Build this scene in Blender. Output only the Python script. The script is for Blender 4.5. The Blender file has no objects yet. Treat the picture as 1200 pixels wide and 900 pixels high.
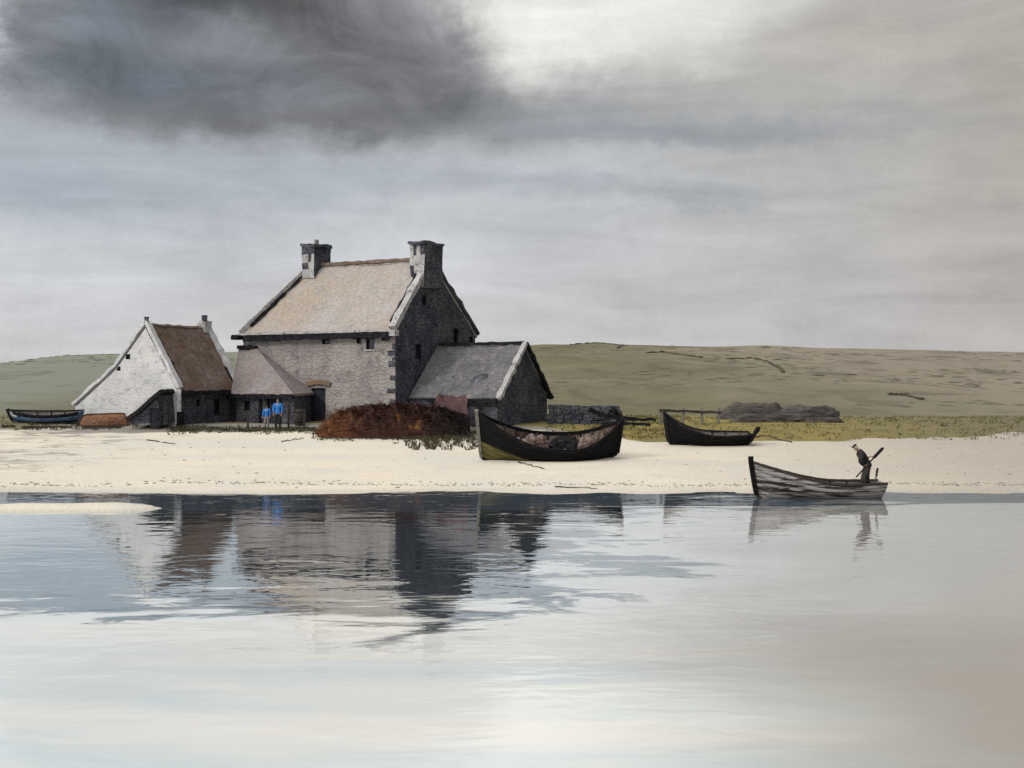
import bpy, bmesh, math, random
from mathutils import Vector, Matrix, noise
random.seed(7)
F = 1448.0; CZ = 4.2
sc = bpy.context.scene
col = sc.collection
R = math.radians
def W(px, py, Y):                       # photograph pixel (1200x900) at depth Y -> world point
    return Vector(((px-600)*Y/F, Y, CZ-(py-450)*Y/F))
def PX(px, Y): return (px-600)*Y/F
def lerp(a, b, t): return a+(b-a)*t
def sstep(a, b, x):
    t = max(0, min(1, (x-a)/(b-a))); return t*t*(3-2*t)
def table(tb, x):
    if x <= tb[0][0]: return tb[0][1]
    for (a, va), (b, vb) in zip(tb, tb[1:]):
        if x <= b: return va+(vb-va)*(x-a)/(b-a)
    return tb[-1][1]
def nz(x, y, z=0.0): return noise.noise(Vector((x, y, z)))

# ---------------------------------------------------------------- node helpers
class NT:
    def __init__(s, tree): s.t = tree; s.n = tree.nodes; s.l = tree.links
    def new(s, typ, **kw):
        n = s.n.new(typ)
        for k, v in kw.items(): setattr(n, k, v)
        return n
    def put(s, sock, v):
        if isinstance(v, bpy.types.NodeSocket): s.l.new(v, sock)
        elif isinstance(v, (tuple, list)) and len(v) == 3 and sock.type == 'RGBA': sock.default_value = (*v, 1)
        else: sock.default_value = v
    def m(s, op, a, b=0.0, c=0.0, clamp=False):
        n = s.new('ShaderNodeMath', operation=op, use_clamp=clamp)
        for i, v in enumerate((a, b, c)): s.put(n.inputs[i], v)
        return n.outputs[0]
    def mix(s, fac, a, b, mode='MIX'):
        n = s.new('ShaderNodeMix', data_type='RGBA', blend_type=mode); n.clamp_factor = True
        s.put(n.inputs[0], fac); s.put(n.inputs[6], a); s.put(n.inputs[7], b)
        return n.outputs[2]
    def rng(s, v, a, b, c=0.0, d=1.0, smooth=True):
        n = s.new('ShaderNodeMapRange', interpolation_type='SMOOTHSTEP' if smooth else 'LINEAR')
        for i, q in enumerate((v, a, b, c, d)): s.put(n.inputs[i], q)
        return n.outputs[0]
    def noise(s, vec, scale, detail=4, rough=.55, dist=0.0):
        n = s.new('ShaderNodeTexNoise')
        s.put(n.inputs['Vector'], vec); n.inputs['Scale'].default_value = scale
        n.inputs['Detail'].default_value = detail; n.inputs['Roughness'].default_value = rough
        n.inputs['Distortion'].default_value = dist
        return n.outputs[0]
    def scale(s, vec, xyz, loc=(0, 0, 0)):
        n = s.new('ShaderNodeMapping'); s.put(n.inputs[0], vec); n.inputs[3].default_value = xyz; n.inputs[1].default_value = loc
        return n.outputs[0]
    def sep(s, v):
        n = s.new('ShaderNodeSeparateXYZ'); s.put(n.inputs[0], v); return n.outputs
    def comb(s, x, y, z):
        n = s.new('ShaderNodeCombineXYZ'); s.put(n.inputs[0], x); s.put(n.inputs[1], y); s.put(n.inputs[2], z); return n.outputs[0]
    def bump(s, h, strength, dist):
        n = s.new('ShaderNodeBump'); s.put(n.inputs['Height'], h); n.inputs['Strength'].default_value = strength; n.inputs['Distance'].default_value = dist
        return n.outputs[0]

def newmat(name):
    m = bpy.data.materials.new(name); m.use_nodes = True
    m.node_tree.nodes.clear()
    t = NT(m.node_tree)
    out = t.new('ShaderNodeOutputMaterial'); b = t.new('ShaderNodeBsdfPrincipled')
    t.l.new(b.outputs[0], out.inputs[0])
    b.inputs['Roughness'].default_value = .85
    b.inputs['Specular IOR Level'].default_value = .25
    return m, t, b

def wash(name, c1, c2, c3=None, scale=1.2, bumpd=.03, rough=.85, stretch=(1, 1, 1), speck=.25, courses=0.0, spec=.2, coursedark=.5):
    """mottled weathered surface: two broad tones, a stain tone, fine grain, optional stone or slate courses"""
    m, t, b = newmat(name)
    tc = t.new('ShaderNodeTexCoord').outputs['Object']
    v = t.scale(tc, stretch)
    n1 = t.noise(v, scale, 5, .62, .6); n2 = t.noise(v, scale*3.7, 6, .65, .3); n3 = t.noise(tc, scale*22, 3, .6)
    c = t.mix(t.rng(n1, .36, .64), c1, c2)
    if c3: c = t.mix(t.rng(n2, .52, .68), c, c3)
    g = t.rng(n3, .3, .7, 1-speck, 1+speck, False)
    gm = t.new('ShaderNodeVectorMath', operation='SCALE'); t.put(gm.inputs[0], c); t.put(gm.inputs[3], g); c = gm.outputs[0]
    h = t.m('ADD', t.m('MULTIPLY', n2, .6), t.m('MULTIPLY', n3, .4))
    if courses:
        z = t.sep(tc)
        wob = t.noise(tc, 1.1, 3)
        zz = t.m('ADD', z[2], t.m('MULTIPLY', wob, .5*courses))
        vo = t.new('ShaderNodeTexVoronoi', feature='DISTANCE_TO_EDGE'); vo.inputs['Scale'].default_value = 1/courses
        t.put(vo.inputs['Vector'], t.comb(t.m('MULTIPLY', z[0], .42), t.m('MULTIPLY', z[1], .42), zz))
        vo.inputs['Randomness'].default_value = .8
        j = t.rng(vo.outputs[0], .02, .12)
        c = t.mix(j, t.mix(coursedark, c, (.01, .01, .012)), c)
        h = t.m('ADD', h, t.m('MULTIPLY', j, .9))
    t.put(b.inputs['Base Color'], c)
    b.inputs['Roughness'].default_value = rough; b.inputs['Specular IOR Level'].default_value = spec
    t.put(b.inputs['Normal'], t.bump(h, .6, bumpd))
    return m

M = {}
M['wall_grey'] = wash('wall_grey', (.31, .285, .27), (.23, .21, .205), (.16, .15, .15), .55, .05, courses=.24, coursedark=.10)
M['wall_dark'] = wash('wall_dark', (.10, .098, .112), (.055, .055, .072), (.022, .022, .034), .8, .07, courses=.22, coursedark=.5)
M['white_wash'] = wash('white_wash', (.55, .545, .54), (.46, .46, .47), (.34, .34, .35), .7, .02, speck=.12, courses=.3, coursedark=.02)
M['roof_main'] = wash('roof_main', (.34, .315, .30), (.325, .272, .225), (.285, .265, .255), .22, .03, courses=.2, coursedark=.10, speck=.14)
M['roof_brown'] = wash('roof_brown', (.17, .125, .105), (.12, .075, .045), (.21, .165, .15), .45, .03, courses=.22, coursedark=.2)
M['roof_mauve'] = wash('roof_mauve', (.225, .20, .198), (.20, .165, .155), (.25, .23, .225), .5, .03, courses=.22, coursedark=.15)
M['roof_slate'] = wash('roof_slate', (.145, .14, .145), (.10, .097, .105), (.19, .18, .175), .5, .03, courses=.22, coursedark=.25)
M['coping'] = wash('coping', (.40, .39, .38), (.30, .29, .29), (.10, .10, .11), 1.3, .04)
M['black'] = wash('black', (.009, .009, .012), (.017, .016, .018), (.045, .043, .045), 1.5, .04, rough=.85, spec=.08)
M['tar'] = wash('tar', (.0055, .0055, .006), (.010, .0095, .010), (.026, .024, .022), 1.2, .02, rough=.8, stretch=(.4, 1, 3), spec=.08)
M['olive'] = wash('olive', (.13, .115, .04), (.085, .08, .03), (.17, .14, .06), 1.5, .02)
M['brownwood'] = wash('brownwood', (.035, .027, .022), (.055, .042, .034), (.02, .016, .014), 2.5, .02, stretch=(.3, 1, 3))
m, t, b = newmat('wornwood')
tc = t.new('ShaderNodeTexCoord').outputs['Object']; q = t.sep(tc)
n1 = t.noise(t.scale(tc, (.45, .1, 5.5), (2, 0, 1)), 1.3, 5, .6, .5); n2 = t.noise(t.scale(tc, (.6, 1, 6)), 5, 4, .6)
c = t.mix(n2, (.024, .018, .015), (.050, .038, .031))
bias = t.m('MULTIPLY', t.rng(q[0], -.7, -1.9), t.m('MULTIPLY', t.rng(q[2], .52, .42), .20))
c = t.mix(t.rng(t.m('ADD', t.m('ADD', n1, bias), t.m('MULTIPLY', t.m('SUBTRACT', n2, .5), .16)), .44, .54), c, (.33, .305, .29))
t.put(b.inputs['Base Color'], c); b.inputs['Roughness'].default_value = .9; t.put(b.inputs['Normal'], t.bump(n2, .4, .01)); M['wornwood'] = m
M['palewood'] = wash('palewood', (.42, .39, .36), (.33, .30, .28), (.20, .18, .17), 2.0, .02, stretch=(.3, 1, 3))
M['greywood'] = wash('greywood', (.20, .185, .17), (.13, .12, .11), (.07, .065, .06), 2.0, .02, stretch=(.3, 1, 3))
m, t, b = newmat('bighull')
tc = t.new('ShaderNodeTexCoord').outputs['Object']; q = t.sep(tc); n1 = t.noise(t.scale(tc, (.6, 1, 2)), 1.6, 6, .65, .5); n2 = t.noise(t.scale(tc, (.4, 1, 4)), 5, 5, .6)
ol = t.rng(t.m('ADD', t.m('SUBTRACT', t.m('MULTIPLY', q[0], .34), q[2]), t.m('MULTIPLY', t.m('SUBTRACT', n1, .5), .35)), -.02, .07)
c = t.mix(t.rng(n2, .56, .7), (.0065, .0065, .007), (.028, .025, .023)); c = t.mix(ol, c, t.mix(t.rng(n1, .4, .6), (.14, .115, .042), (.075, .068, .03)))
t.put(b.inputs['Base Color'], c); b.inputs['Roughness'].default_value = .85; b.inputs['Specular IOR Level'].default_value = .1; t.put(b.inputs['Normal'], t.bump(n2, .4, .02)); M['bighull'] = m
M['boatin'] = wash('boatin', (.22, .18, .16), (.085, .040, .028), (.012, .009, .008), 1.6, .03, stretch=(1, 1, .5))
M['redwood'] = wash('redwood', (.15, .065, .04), (.09, .045, .035), (.30, .25, .22), 3.0, .02)
M['window'] = wash('window', (.012, .013, .020), (.022, .023, .032), None, 2, .005, rough=.25, spec=.5)
M['door'] = wash('door', (.018, .019, .028), (.03, .03, .04), (.012, .012, .016), 2, .02)
M['lintel'] = wash('lintel', (.20, .13, .08), (.15, .10, .07), None, 2, .02)
M['rock'] = wash('rock', (.055, .047, .042), (.10, .088, .08), (.014, .012, .012), 1.0, .12, stretch=(.35, .6, 2.4))
M['rust'] = wash('rust', (.20, .085, .03), (.13, .06, .03), (.30, .16, .07), 2.0, .03)
M['bluepaint'] = wash('bluepaint', (.045, .085, .16), (.10, .16, .26), (.02, .03, .055), 1.6, .03, stretch=(.5, 1, 1.5))
M['whitepaint'] = wash('whitepaint', (.5, .5, .52), (.38, .39, .43), None, 2, .03)
M['bluecloth'] = wash('bluecloth', (.03, .20, .58), (.022, .15, .46), None, 4, .02)
M['darkcloth'] = wash('darkcloth', (.014, .013, .014), (.028, .025, .026), None, 5, .02)
M['greycloth'] = wash('greycloth', (.26, .235, .23), (.17, .15, .15), None, 6, .02)
M['darktrousers'] = wash('darktrousers', (.045, .038, .036), (.02, .018, .018), (.12, .105, .10), 5, .03)
M['skin'] = wash('skin', (.36, .22, .16), (.32, .19, .14), None, 8, .004, speck=.05, rough=.6)
M['hair'] = wash('hair', (.02, .015, .012), (.03, .02, .015), None, 12, .02)
M['tarp'] = wash('tarp', (.085, .04, .042), (.055, .03, .035), (.13, .08, .08), 1.5, .05)
M['grass'] = wash('grass', (.075, .07, .035), (.045, .045, .03), (.11, .095, .045), 1.5, .0)
M['grass_pale'] = wash('grass_pale', (.17, .15, .06), (.12, .12, .05), (.21, .165, .07), 1.5, .0)
M['rope'] = wash('rope', (.06, .05, .04), (.09, .08, .06), None, 8, .01)

# ---------------------------------------------------------------- mesh helpers
def obj(name, me, mats=(), parent=None, smooth=False):
    if isinstance(me, bmesh.types.BMesh):
        bm = me; me = bpy.data.meshes.new(name); bmesh.ops.recalc_face_normals(bm, faces=bm.faces); bm.to_mesh(me); bm.free()
    me.name = name
    o = bpy.data.objects.new(name, me); col.objects.link(o)
    for k in (mats if isinstance(mats, (list, tuple)) else [mats]): me.materials.append(M[k])
    if smooth: me.shade_smooth()
    if parent: o.parent = parent
    return o
def thing(name, label, cat, loc=(0, 0, 0), rot=(0, 0, 0), group=None):
    o = bpy.data.objects.new(name, None); col.objects.link(o); o.empty_display_size = .3
    o.location = loc; o.rotation_euler = rot
    return tag(o, label, cat, group)
def tag(o, label, cat, group=None):
    o['label'] = label; o['category'] = cat
    if group: o['group'] = group
    return o

def wobble(bm, amp, sc_, seed=0):
    for v in bm.verts:
        p = v.co*sc_+Vector((seed*7.3, seed*3.1, seed))
        v.co += Vector((nz(p.x, p.y, p.z), nz(p.y+9, p.z, p.x), nz(p.z+5, p.x, p.y)))*amp
def grid_slab(q, th, nx, ny, amp=0.0, seed=0, base=Vector()):
    """thick sheet over quad q (a,b,c,d), thickness th below, gently sagging"""
    a, b, c, d = [Vector(p)-base for p in q]
    n = (b-a).cross(d-a).normalized()
    if n.z < 0: n = -n
    bm = bmesh.new(); top = []; bot = []
    for j in range(ny+1):
        rt = []; rb = []
        for i in range(nx+1):
            u, v = i/nx, j/ny
            p = a*(1-u)*(1-v)+b*u*(1-v)+c*u*v+d*(1-u)*v
            k = nz(p.x*.7+seed, p.y*.7, p.z*.7)*amp - amp*.8*math.sin(math.pi*u)
            e = Vector((nz(p.x*2, p.y*2, seed), nz(p.y*2, seed, p.x), nz(seed, p.x*2, p.y*2)))*amp*.8
            rt.append(bm.verts.new(p+n*k+e)); rb.append(bm.verts.new(p+n*(k-th)+e))
        top.append(rt); bot.append(rb)
    for j in range(ny):
        for i in range(nx):
            bm.faces.new((top[j][i], top[j][i+1], top[j+1][i+1], top[j+1][i]))
            bm.faces.new((bot[j][i], bot[j+1][i], bot[j+1][i+1], bot[j][i+1]))
    for j in range(ny):
        for e in (0, nx): bm.faces.new((top[j][e], top[j+1][e], bot[j+1][e], bot[j][e]))
    for i in range(nx):
        for e in (0, ny): bm.faces.new((top[e][i], top[e][i+1], bot[e][i+1], bot[e][i]))
    return bm
def add_beam(bm, pts, w, h, amp=0.0, seed=0, up=Vector((0, 0, 1)), taper=1.0, jit=0.0):
    """box-section bar along points; jit varies the section along the length"""
    pts = [Vector(p) for p in pts]; rings = []
    for i, p in enumerate(pts):
        d = (pts[min(i+1, len(pts)-1)]-pts[max(i-1, 0)]).normalized()
        s = d.cross(up)
        if s.length < .01: s = d.cross(Vector((1, 0, 0)))
        s.normalize(); n = s.cross(d).normalized()
        k = lerp(1, taper, i/max(1, len(pts)-1))*(1+jit*nz(i*1.7+seed, seed*2.3))
        o = Vector((nz(i*.9, seed), nz(i*.9, seed+4), nz(i*.9, seed+8)))*amp
        rings.append([bm.verts.new(p+o+s*a*w/2*k+n*b*h/2*k) for a, b in ((-1, -1), (1, -1), (1, 1), (-1, 1))])
    for r0, r1 in zip(rings, rings[1:]):
        for k in range(4): bm.faces.new((r0[k], r0[(k+1) % 4], r1[(k+1) % 4], r1[k]))
    bm.faces.new(rings[0]); bm.faces.new(rings[-1][::-1])
def seg(a, b, n): a = Vector(a); b = Vector(b); return [a.lerp(b, i/n) for i in range(n+1)]
def beam(name, pts, w, h, mat, parent=None, base=Vector(), amp=0.02, seed=0, jit=.2, taper=1.0, up=Vector((0, 0, 1))):
    bm = bmesh.new(); add_beam(bm, [Vector(p)-base for p in pts], w, h, amp, seed, up, taper, jit)
    return obj(name, bm, mat, parent)
def add_box(bm, c, ax, ay, az, mi=0):
    """box centred c with half-axis vectors"""
    vs = [bm.verts.new(c+ax*i+ay*j+az*k) for i in (-1, 1) for j in (-1, 1) for k in (-1, 1)]
    for f in ((0, 1, 3, 2), (4, 6, 7, 5), (0, 4, 5, 1), (2, 3, 7, 6), (0, 2, 6, 4), (1, 5, 7, 3)):
        fc = bm.faces.new([vs[i] for i in f]); fc.material_index = mi
    return vs
def prism(bm, ring0, ring1, mi=None):
    a = [bm.verts.new(p) for p in ring0]; b = [bm.verts.new(p) for p in ring1]; n = len(a)
    fs = [bm.faces.new(a), bm.faces.new(b[::-1])]
    for i in range(n): fs.append(bm.faces.new((a[i], a[(i+1) % n], b[(i+1) % n], b[i])))
    return fs
def cut(o, boxes):
    """recess openings into a solid wall"""
    if not boxes: return
    bm = bmesh.new()
    for b in boxes: add_box(bm, *b)
    bmesh.ops.recalc_face_normals(bm, faces=bm.faces)
    me = bpy.data.meshes.new('c'); bm.to_mesh(me); bm.free(); c = bpy.data.objects.new('c', me); col.objects.link(c); c.parent = o.parent
    md = o.modifiers.new('b', 'BOOLEAN'); md.operation = 'DIFFERENCE'; md.object = c; md.solver = 'EXACT'; me.materials.append(M['black']); md.material_mode = 'TRANSFER'
    dg = bpy.context.evaluated_depsgraph_get(); new = bpy.data.meshes.new_from_object(o.evaluated_get(dg))
    o.modifiers.clear(); old = o.data; nm = old.name; o.data = new; bpy.data.meshes.remove(old); new.name = nm
    bpy.data.objects.remove(c); bpy.data.meshes.remove(me)

# ---------------------------------------------------------------- terrain
TOP = [(-600, 455), (-200, 446), (0, 433), (60, 425), (130, 414), (300, 410), (560, 407), (620, 407), (700, 406), (760, 406), (860, 408), (1000, 410), (1200, 414), (1600, 420), (2400, 440)]
PROF = [(-3000, -2.0), (15, -2.0), (40, -.75), (44, -.35), (47.5, 0), (52, .26), (58, .62), (66, 1.28), (72, 1.85), (77, 1.98), (92, 2.1)]
def gz(x, y):
    z = table(PROF, y)
    if 46 < y < 92: z += .05*nz(x*.25, y*.25)+.02*nz(x*1.1, y*1.1)
    if 44 < y <= 52: z += .08*nz(x*.13, 3.1)*sstep(44, 47, y)
    if y > 88:
        px = 600+F*x/250
        ht = CZ+(450-table(TOP, px))*250/F
        t = sstep(80, 262, y); t = .35*t+.65*max(0, min(1, (y-88)/(250-88)))
        z = lerp(2.1, ht, t) if y < 250 else ht - max(0, y-262)*.004
        a = sstep(88, 130, y)
        z += a*(.55*nz(x*.03, y*.03)+.25*nz(x*.09, y*.09, 4))
        for bx, w, h in ((W(700, 0, 250).x, 5, .55), (W(905, 0, 250).x, 7, .45), (W(1010, 0, 250).x, 10, .4), (W(640, 0, 250).x, 4, .3)):
            z += h*math.exp(-((x-bx)/w)**2)*math.exp(-((y-250)/14)**2)
    m = sstep(-8.3, -13.5, x)
    z += .76*math.exp(-((y-41.3-.5*nz(x*.2, 8))/2.5)**2)*m
    if 36 < y < 50: z += .07*nz(x*.45, y*.9, 3)*sstep(50, 48, y)
    return z
def axis(vals):
    out = []
    for a, b, s in vals:
        n = max(1, round((b-a)/s)); out += [a+(b-a)*i/n for i in range(n)]
    out.append(vals[-1][1]); return out
xs = axis([(-3000, -600, 300), (-600, -160, 40), (-160, -45, 3), (-45, 45, .45), (45, 160, 3), (160, 600, 40), (600, 3000, 300)])
ys = axis([(-3000, 0, 500), (0, 34, 6), (34, 90, .4), (90, 270, 2.5), (270, 500, 20), (500, 3000, 250)])
me = bpy.data.meshes.new('ground')
vs = [(x, y, gz(x, y)) for y in ys for x in xs]; nx = len(xs)
fs = [(j*nx+i, j*nx+i+1, (j+1)*nx+i+1, (j+1)*nx+i) for j in range(len(ys)-1) for i in range(nx-1)]
me.from_pydata(vs, [], fs)
ca = me.color_attributes.new('cover', 'FLOAT_COLOR', 'POINT')
buf = []
GE = [(0, 69.5), (150, 71.5), (200, 73), (560, 73), (640, 70), (740, 65.5), (780, 64.2), (900, 64.6), (1000, 65.5), (1200, 68.5)]   # near edge of the grass
for x, y, z in vs:
    px = 600+F*x/max(y, 20)
    g = sstep(-.9, .9, y-table(GE, px)-1.1*nz(x*.35, y*.35))
    h = sstep(79, 90, y+3*nz(x*.1, y*.1))
    d = sstep(67.5, 70.5, y+1.6*nz(x*.4, y*.4, 2))*sstep(-29, -22, x)*(1-sstep(5, 9, x))
    d = max(d, .42*sstep(48, 56, y+2.5*nz(x*.25, y*.5, 6))*sstep(-10, -24, x))
    buf += [g, h, d, sstep(2, 26, x)]  # alpha: painted dimming of the sand towards the right
ca.data.foreach_set('color', buf)
m, t, b = newmat('ground')
at = t.new('ShaderNodeAttribute', attribute_name='cover')
sp = t.new('ShaderNodeSeparateColor'); t.put(sp.inputs[0], at.outputs['Color'])
pos = t.new('ShaderNodeNewGeometry').outputs['Position']; P = t.sep(pos)
flat = t.scale(pos, (.5, 1.3, 1)); n_big = t.noise(flat, .16, 5, .6, .8); n_mid = t.noise(flat, .9, 6, .65, .5); n_fine = t.noise(pos, 9, 4, .65)
sand = t.mix(t.rng(n_big, .38, .62), (.66, .59, .485), (.59, .55, .475))
sand = t.mix(t.m('MULTIPLY', t.rng(n_mid, .52, .7), .35), sand, (.54, .48, .41))
sand = t.mix(t.m('MULTIPLY', at.outputs['Alpha'], .8), sand, (.33, .29, .245))  # sand colour dimmed to the right, standing for weaker light there
sand = t.mix(t.rng(P[2], .10, .02, 0, .28), sand, (.30, .29, .27))
dirt = t.mix(n_mid, (.22, .20, .175), (.12, .11, .10))
grass = t.mix(t.rng(n_mid, .35, .65), (.27, .20, .065), (.15, .14, .055))
grass = t.mix(t.rng(P[0], -10, -22), grass, (.19, .175, .12))
grass = t.mix(t.rng(P[0], 14, 30), grass, (.16, .14, .085))
fv = t.scale(pos, (.6, .35, 1)); h1 = t.noise(fv, .045, 6, .62, 1.2); h2 = t.noise(fv, .3, 6, .65, .4)
h3 = t.noise(t.scale(pos, (.5, .22, 1), (4, 2, 0)), .12, 6, .68, 1.5)
hill = t.mix(t.rng(h1, .38, .6), (.135, .125, .075), (.20, .175, .12))
hill = t.mix(t.rng(t.m('ADD', P[0], t.m('MULTIPLY', h3, 24)), 22, 66), hill, (.235, .20, .155))
hill = t.mix(t.m('MULTIPLY', t.rng(h3, .5, .62), .55), hill, (.085, .08, .055))
hill = t.mix(t.rng(P[0], -30, -45), hill, (.195, .205, .16))
hill = t.mix(t.m('MULTIPLY', t.rng(h2, .52, .66), .45), hill, (.09, .085, .055))
def edge(a, k=.55): return t.rng(t.m('ADD', a, t.m('MULTIPLY', t.m('SUBTRACT', n_mid, .5), k*2)), .35, .65)
c = t.mix(t.m('MULTIPLY', edge(sp.outputs[2]), .85), sand, dirt)
c = t.mix(edge(sp.outputs[0]), c, grass)
c = t.mix(edge(sp.outputs[1]), c, hill)
g = t.rng(n_fine, .3, .7, .85, 1.13, False); gm = t.new('ShaderNodeVectorMath', operation='SCALE'); t.put(gm.inputs[0], c); t.put(gm.inputs[3], g)
t.put(b.inputs['Base Color'], gm.outputs[0]); b.inputs['Roughness'].default_value = .95; b.inputs['Specular IOR Level'].default_value = .1
t.put(b.inputs['Normal'], t.bump(t.m('ADD', n_mid, t.m('MULTIPLY', n_fine, .35)), .7, .12))
M['ground'] = m
o = obj('ground', me, 'ground', smooth=True); o['kind'] = 'structure'

# ---------------------------------------------------------------- water
m, t, b = newmat('water')
t.n.remove(b); out = [n for n in t.n if n.type == 'OUTPUT_MATERIAL'][0]
pos = t.new('ShaderNodeNewGeometry').outputs['Position']; P = t.sep(pos)
w1 = t.noise(t.scale(pos, (.30, .62, 1)), .8, 3, .5, .8)
w2 = t.noise(t.scale(pos, (.9, 1.5, 1)), 1.3, 2, .5, .5)
w3 = t.noise(t.scale(pos, (.08, .55, 1), (3, 1, 0)), .5, 5, .6, .6)
hgt = t.m('ADD', t.m('MULTIPLY', w1, 1.0), t.m('MULTIPLY', w2, .35))
nrm = t.bump(hgt, 1.0, .020)
yy = t.m('ADD', P[1], t.m('MULTIPLY', t.m('SUBTRACT', w3, .5), 9))
far_mask = t.rng(yy, 17, 26)  # mask for the farther water
band_n = t.noise(t.scale(pos, (.16, 1.0, 1), (9, 1, 0)), .8, 5, .6, .4)
band_x = t.rng(P[0], -4, 22)
dark_band = t.rng(t.m('SUBTRACT', t.m('ADD', P[1], t.m('MULTIPLY', t.m('SUBTRACT', band_n, .5), 12)), t.m('MULTIPLY', band_x, 3.4)), 40.2, 41.0)
dark_band = t.m('MULTIPLY', dark_band, t.rng(w1, .30, .38))
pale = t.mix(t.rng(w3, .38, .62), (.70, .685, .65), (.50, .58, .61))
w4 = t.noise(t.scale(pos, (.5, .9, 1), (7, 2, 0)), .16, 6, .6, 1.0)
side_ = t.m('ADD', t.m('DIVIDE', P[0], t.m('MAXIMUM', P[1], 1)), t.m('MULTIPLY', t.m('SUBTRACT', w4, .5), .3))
mid = t.mix(t.rng(side_, -.02, .34), (.84, .83, .80), (.40, .375, .345))  # falloff of light to the right put into the base colour
pale = t.mix(t.rng(t.m('ADD', P[0], t.m('MULTIPLY', t.m('SUBTRACT', w4, .5), 5)), -.5, 7), pale, (.30, .27, .235))  # near water likewise dimmed to the right by colour
# base colour darkened at left along the far bank to deepen the house reflection
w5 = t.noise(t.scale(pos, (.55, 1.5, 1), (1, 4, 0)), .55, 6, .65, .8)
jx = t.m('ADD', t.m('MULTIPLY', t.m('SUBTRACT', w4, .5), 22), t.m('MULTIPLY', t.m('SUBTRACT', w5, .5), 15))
refl_dark = t.m('MULTIPLY', t.rng(t.m('ADD', P[0], jx), 2.0, .6), t.rng(t.m('ADD', P[1], jx), 21.6, 23.4))
basec = t.mix(far_mask, pale, mid)
basec = t.mix(t.m('MULTIPLY', t.m('MULTIPLY', refl_dark, t.rng(P[0], -19, -12, .35, 1)), t.rng(P[1], 18, 21)), basec, (.06, .075, .09))
basec = t.mix(dark_band, basec, (.045, .058, .072))  # streaky dark band in the base colour along the far bank
lw = t.new('ShaderNodeLayerWeight'); lw.inputs['Blend'].default_value = .5; t.put(lw.inputs['Normal'], nrm)
cosi = t.m('SUBTRACT', 1, lw.outputs['Facing'])
k = t.m('POWER', t.m('SUBTRACT', 1, cosi, clamp=True), t.m('SUBTRACT', t.rng(far_mask, 0, 1, 5.0, 2.7, False), t.m('MULTIPLY', refl_dark, 1.5)))
k = t.m('MULTIPLY', k, t.m('SUBTRACT', 1, t.m('MULTIPLY', dark_band, .42)))
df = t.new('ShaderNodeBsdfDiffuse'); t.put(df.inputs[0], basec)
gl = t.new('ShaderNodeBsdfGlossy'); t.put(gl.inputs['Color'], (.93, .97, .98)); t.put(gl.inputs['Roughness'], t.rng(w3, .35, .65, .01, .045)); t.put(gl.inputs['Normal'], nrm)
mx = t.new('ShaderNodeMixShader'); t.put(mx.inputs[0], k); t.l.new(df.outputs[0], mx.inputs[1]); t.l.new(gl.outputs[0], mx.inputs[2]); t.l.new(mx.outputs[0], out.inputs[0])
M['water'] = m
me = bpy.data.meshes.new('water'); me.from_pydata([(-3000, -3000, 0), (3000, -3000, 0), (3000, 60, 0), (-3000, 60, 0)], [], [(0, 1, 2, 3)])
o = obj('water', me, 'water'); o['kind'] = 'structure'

# ---------------------------------------------------------------- buildings
def V2(p, z): return Vector((p[0], p[1], z))
def opening(root, base, A, B, s, zc, w, h, name='window', mats=('window', 'black'), depth=.22, sill=True):
    """an opening in wall A->B (plan points, outside on the right-hand side seen from A to B): returns the cutting box, adds frame and pane"""
    A = Vector((A[0], A[1], 0)); B = Vector((B[0], B[1], 0)); d = (B-A).normalized(); n = Vector((-d.y, d.x, 0))*-1
    c = A+d*s+Vector((0, 0, zc))-base
    up = Vector((0, 0, 1))
    box = (c, d*w/2, n*depth, up*h/2)
    ci = c-n*(depth-.03)
    bm = bmesh.new(); add_box(bm, ci, d*(w/2-.01), n*.02, up*(h/2-.01)); pane = None
    if name == 'door':
        f = obj('door', bm, mats[0], root)
        bm = bmesh.new(); add_box(bm, c-n*(depth-.07)+d*w*.3, d*.05, n*.03, up*.05); obj('handle', bm, 'black', f)
    else:
        fb = bmesh.new(); fw = .05
        cf = c-n*(depth-.08)
        for sx in (-1, 1): add_box(fb, cf+d*sx*(w/2-fw/2-.003), d*fw/2, n*.03, up*(h/2-.006))
        for sz in (-1, 1): add_box(fb, cf+up*sz*(h/2-fw/2-.003), d*(w/2-fw-.004), n*.028, up*fw/2)
        f = obj('window', fb, mats[1], root)
        obj('pane', bm, mats[0], f)
        if sill:
            sb = bmesh.new(); add_box(sb, c-up*(h/2+.05)+n*.03, d*(w/2+.08), n*.05, up*.045); obj('sill', sb, 'coping', f)
    return box
def quoins(root, base, p, z0, z1, d1, d2, mat='black', size=.34, chance=1.0, seed=0):
    rnd = random.Random(seed); z = z0; i = 0
    while z < z1-.15:
        h = rnd.uniform(.28, .5)
        if rnd.random() < chance:
            L1, L2 = (size*rnd.uniform(1, 1.5), size*.6) if i % 2 else (size*.6, size*rnd.uniform(1, 1.5))
            c = V2(p, z+h/2)-base + d1*(L1/2-.04)+d2*(L2/2-.04)
            bm = bmesh.new(); add_box(bm, c, d1*L1/2, d2*L2/2, Vector((0, 0, h/2-.03)))
            bmesh.ops.bevel(bm, geom=bm.edges[:], offset=.03, segments=1, affect='EDGES')
            wobble(bm, .05, 3, seed); obj('quoin', bm, mat, root)
        z += h; i += 1
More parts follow.
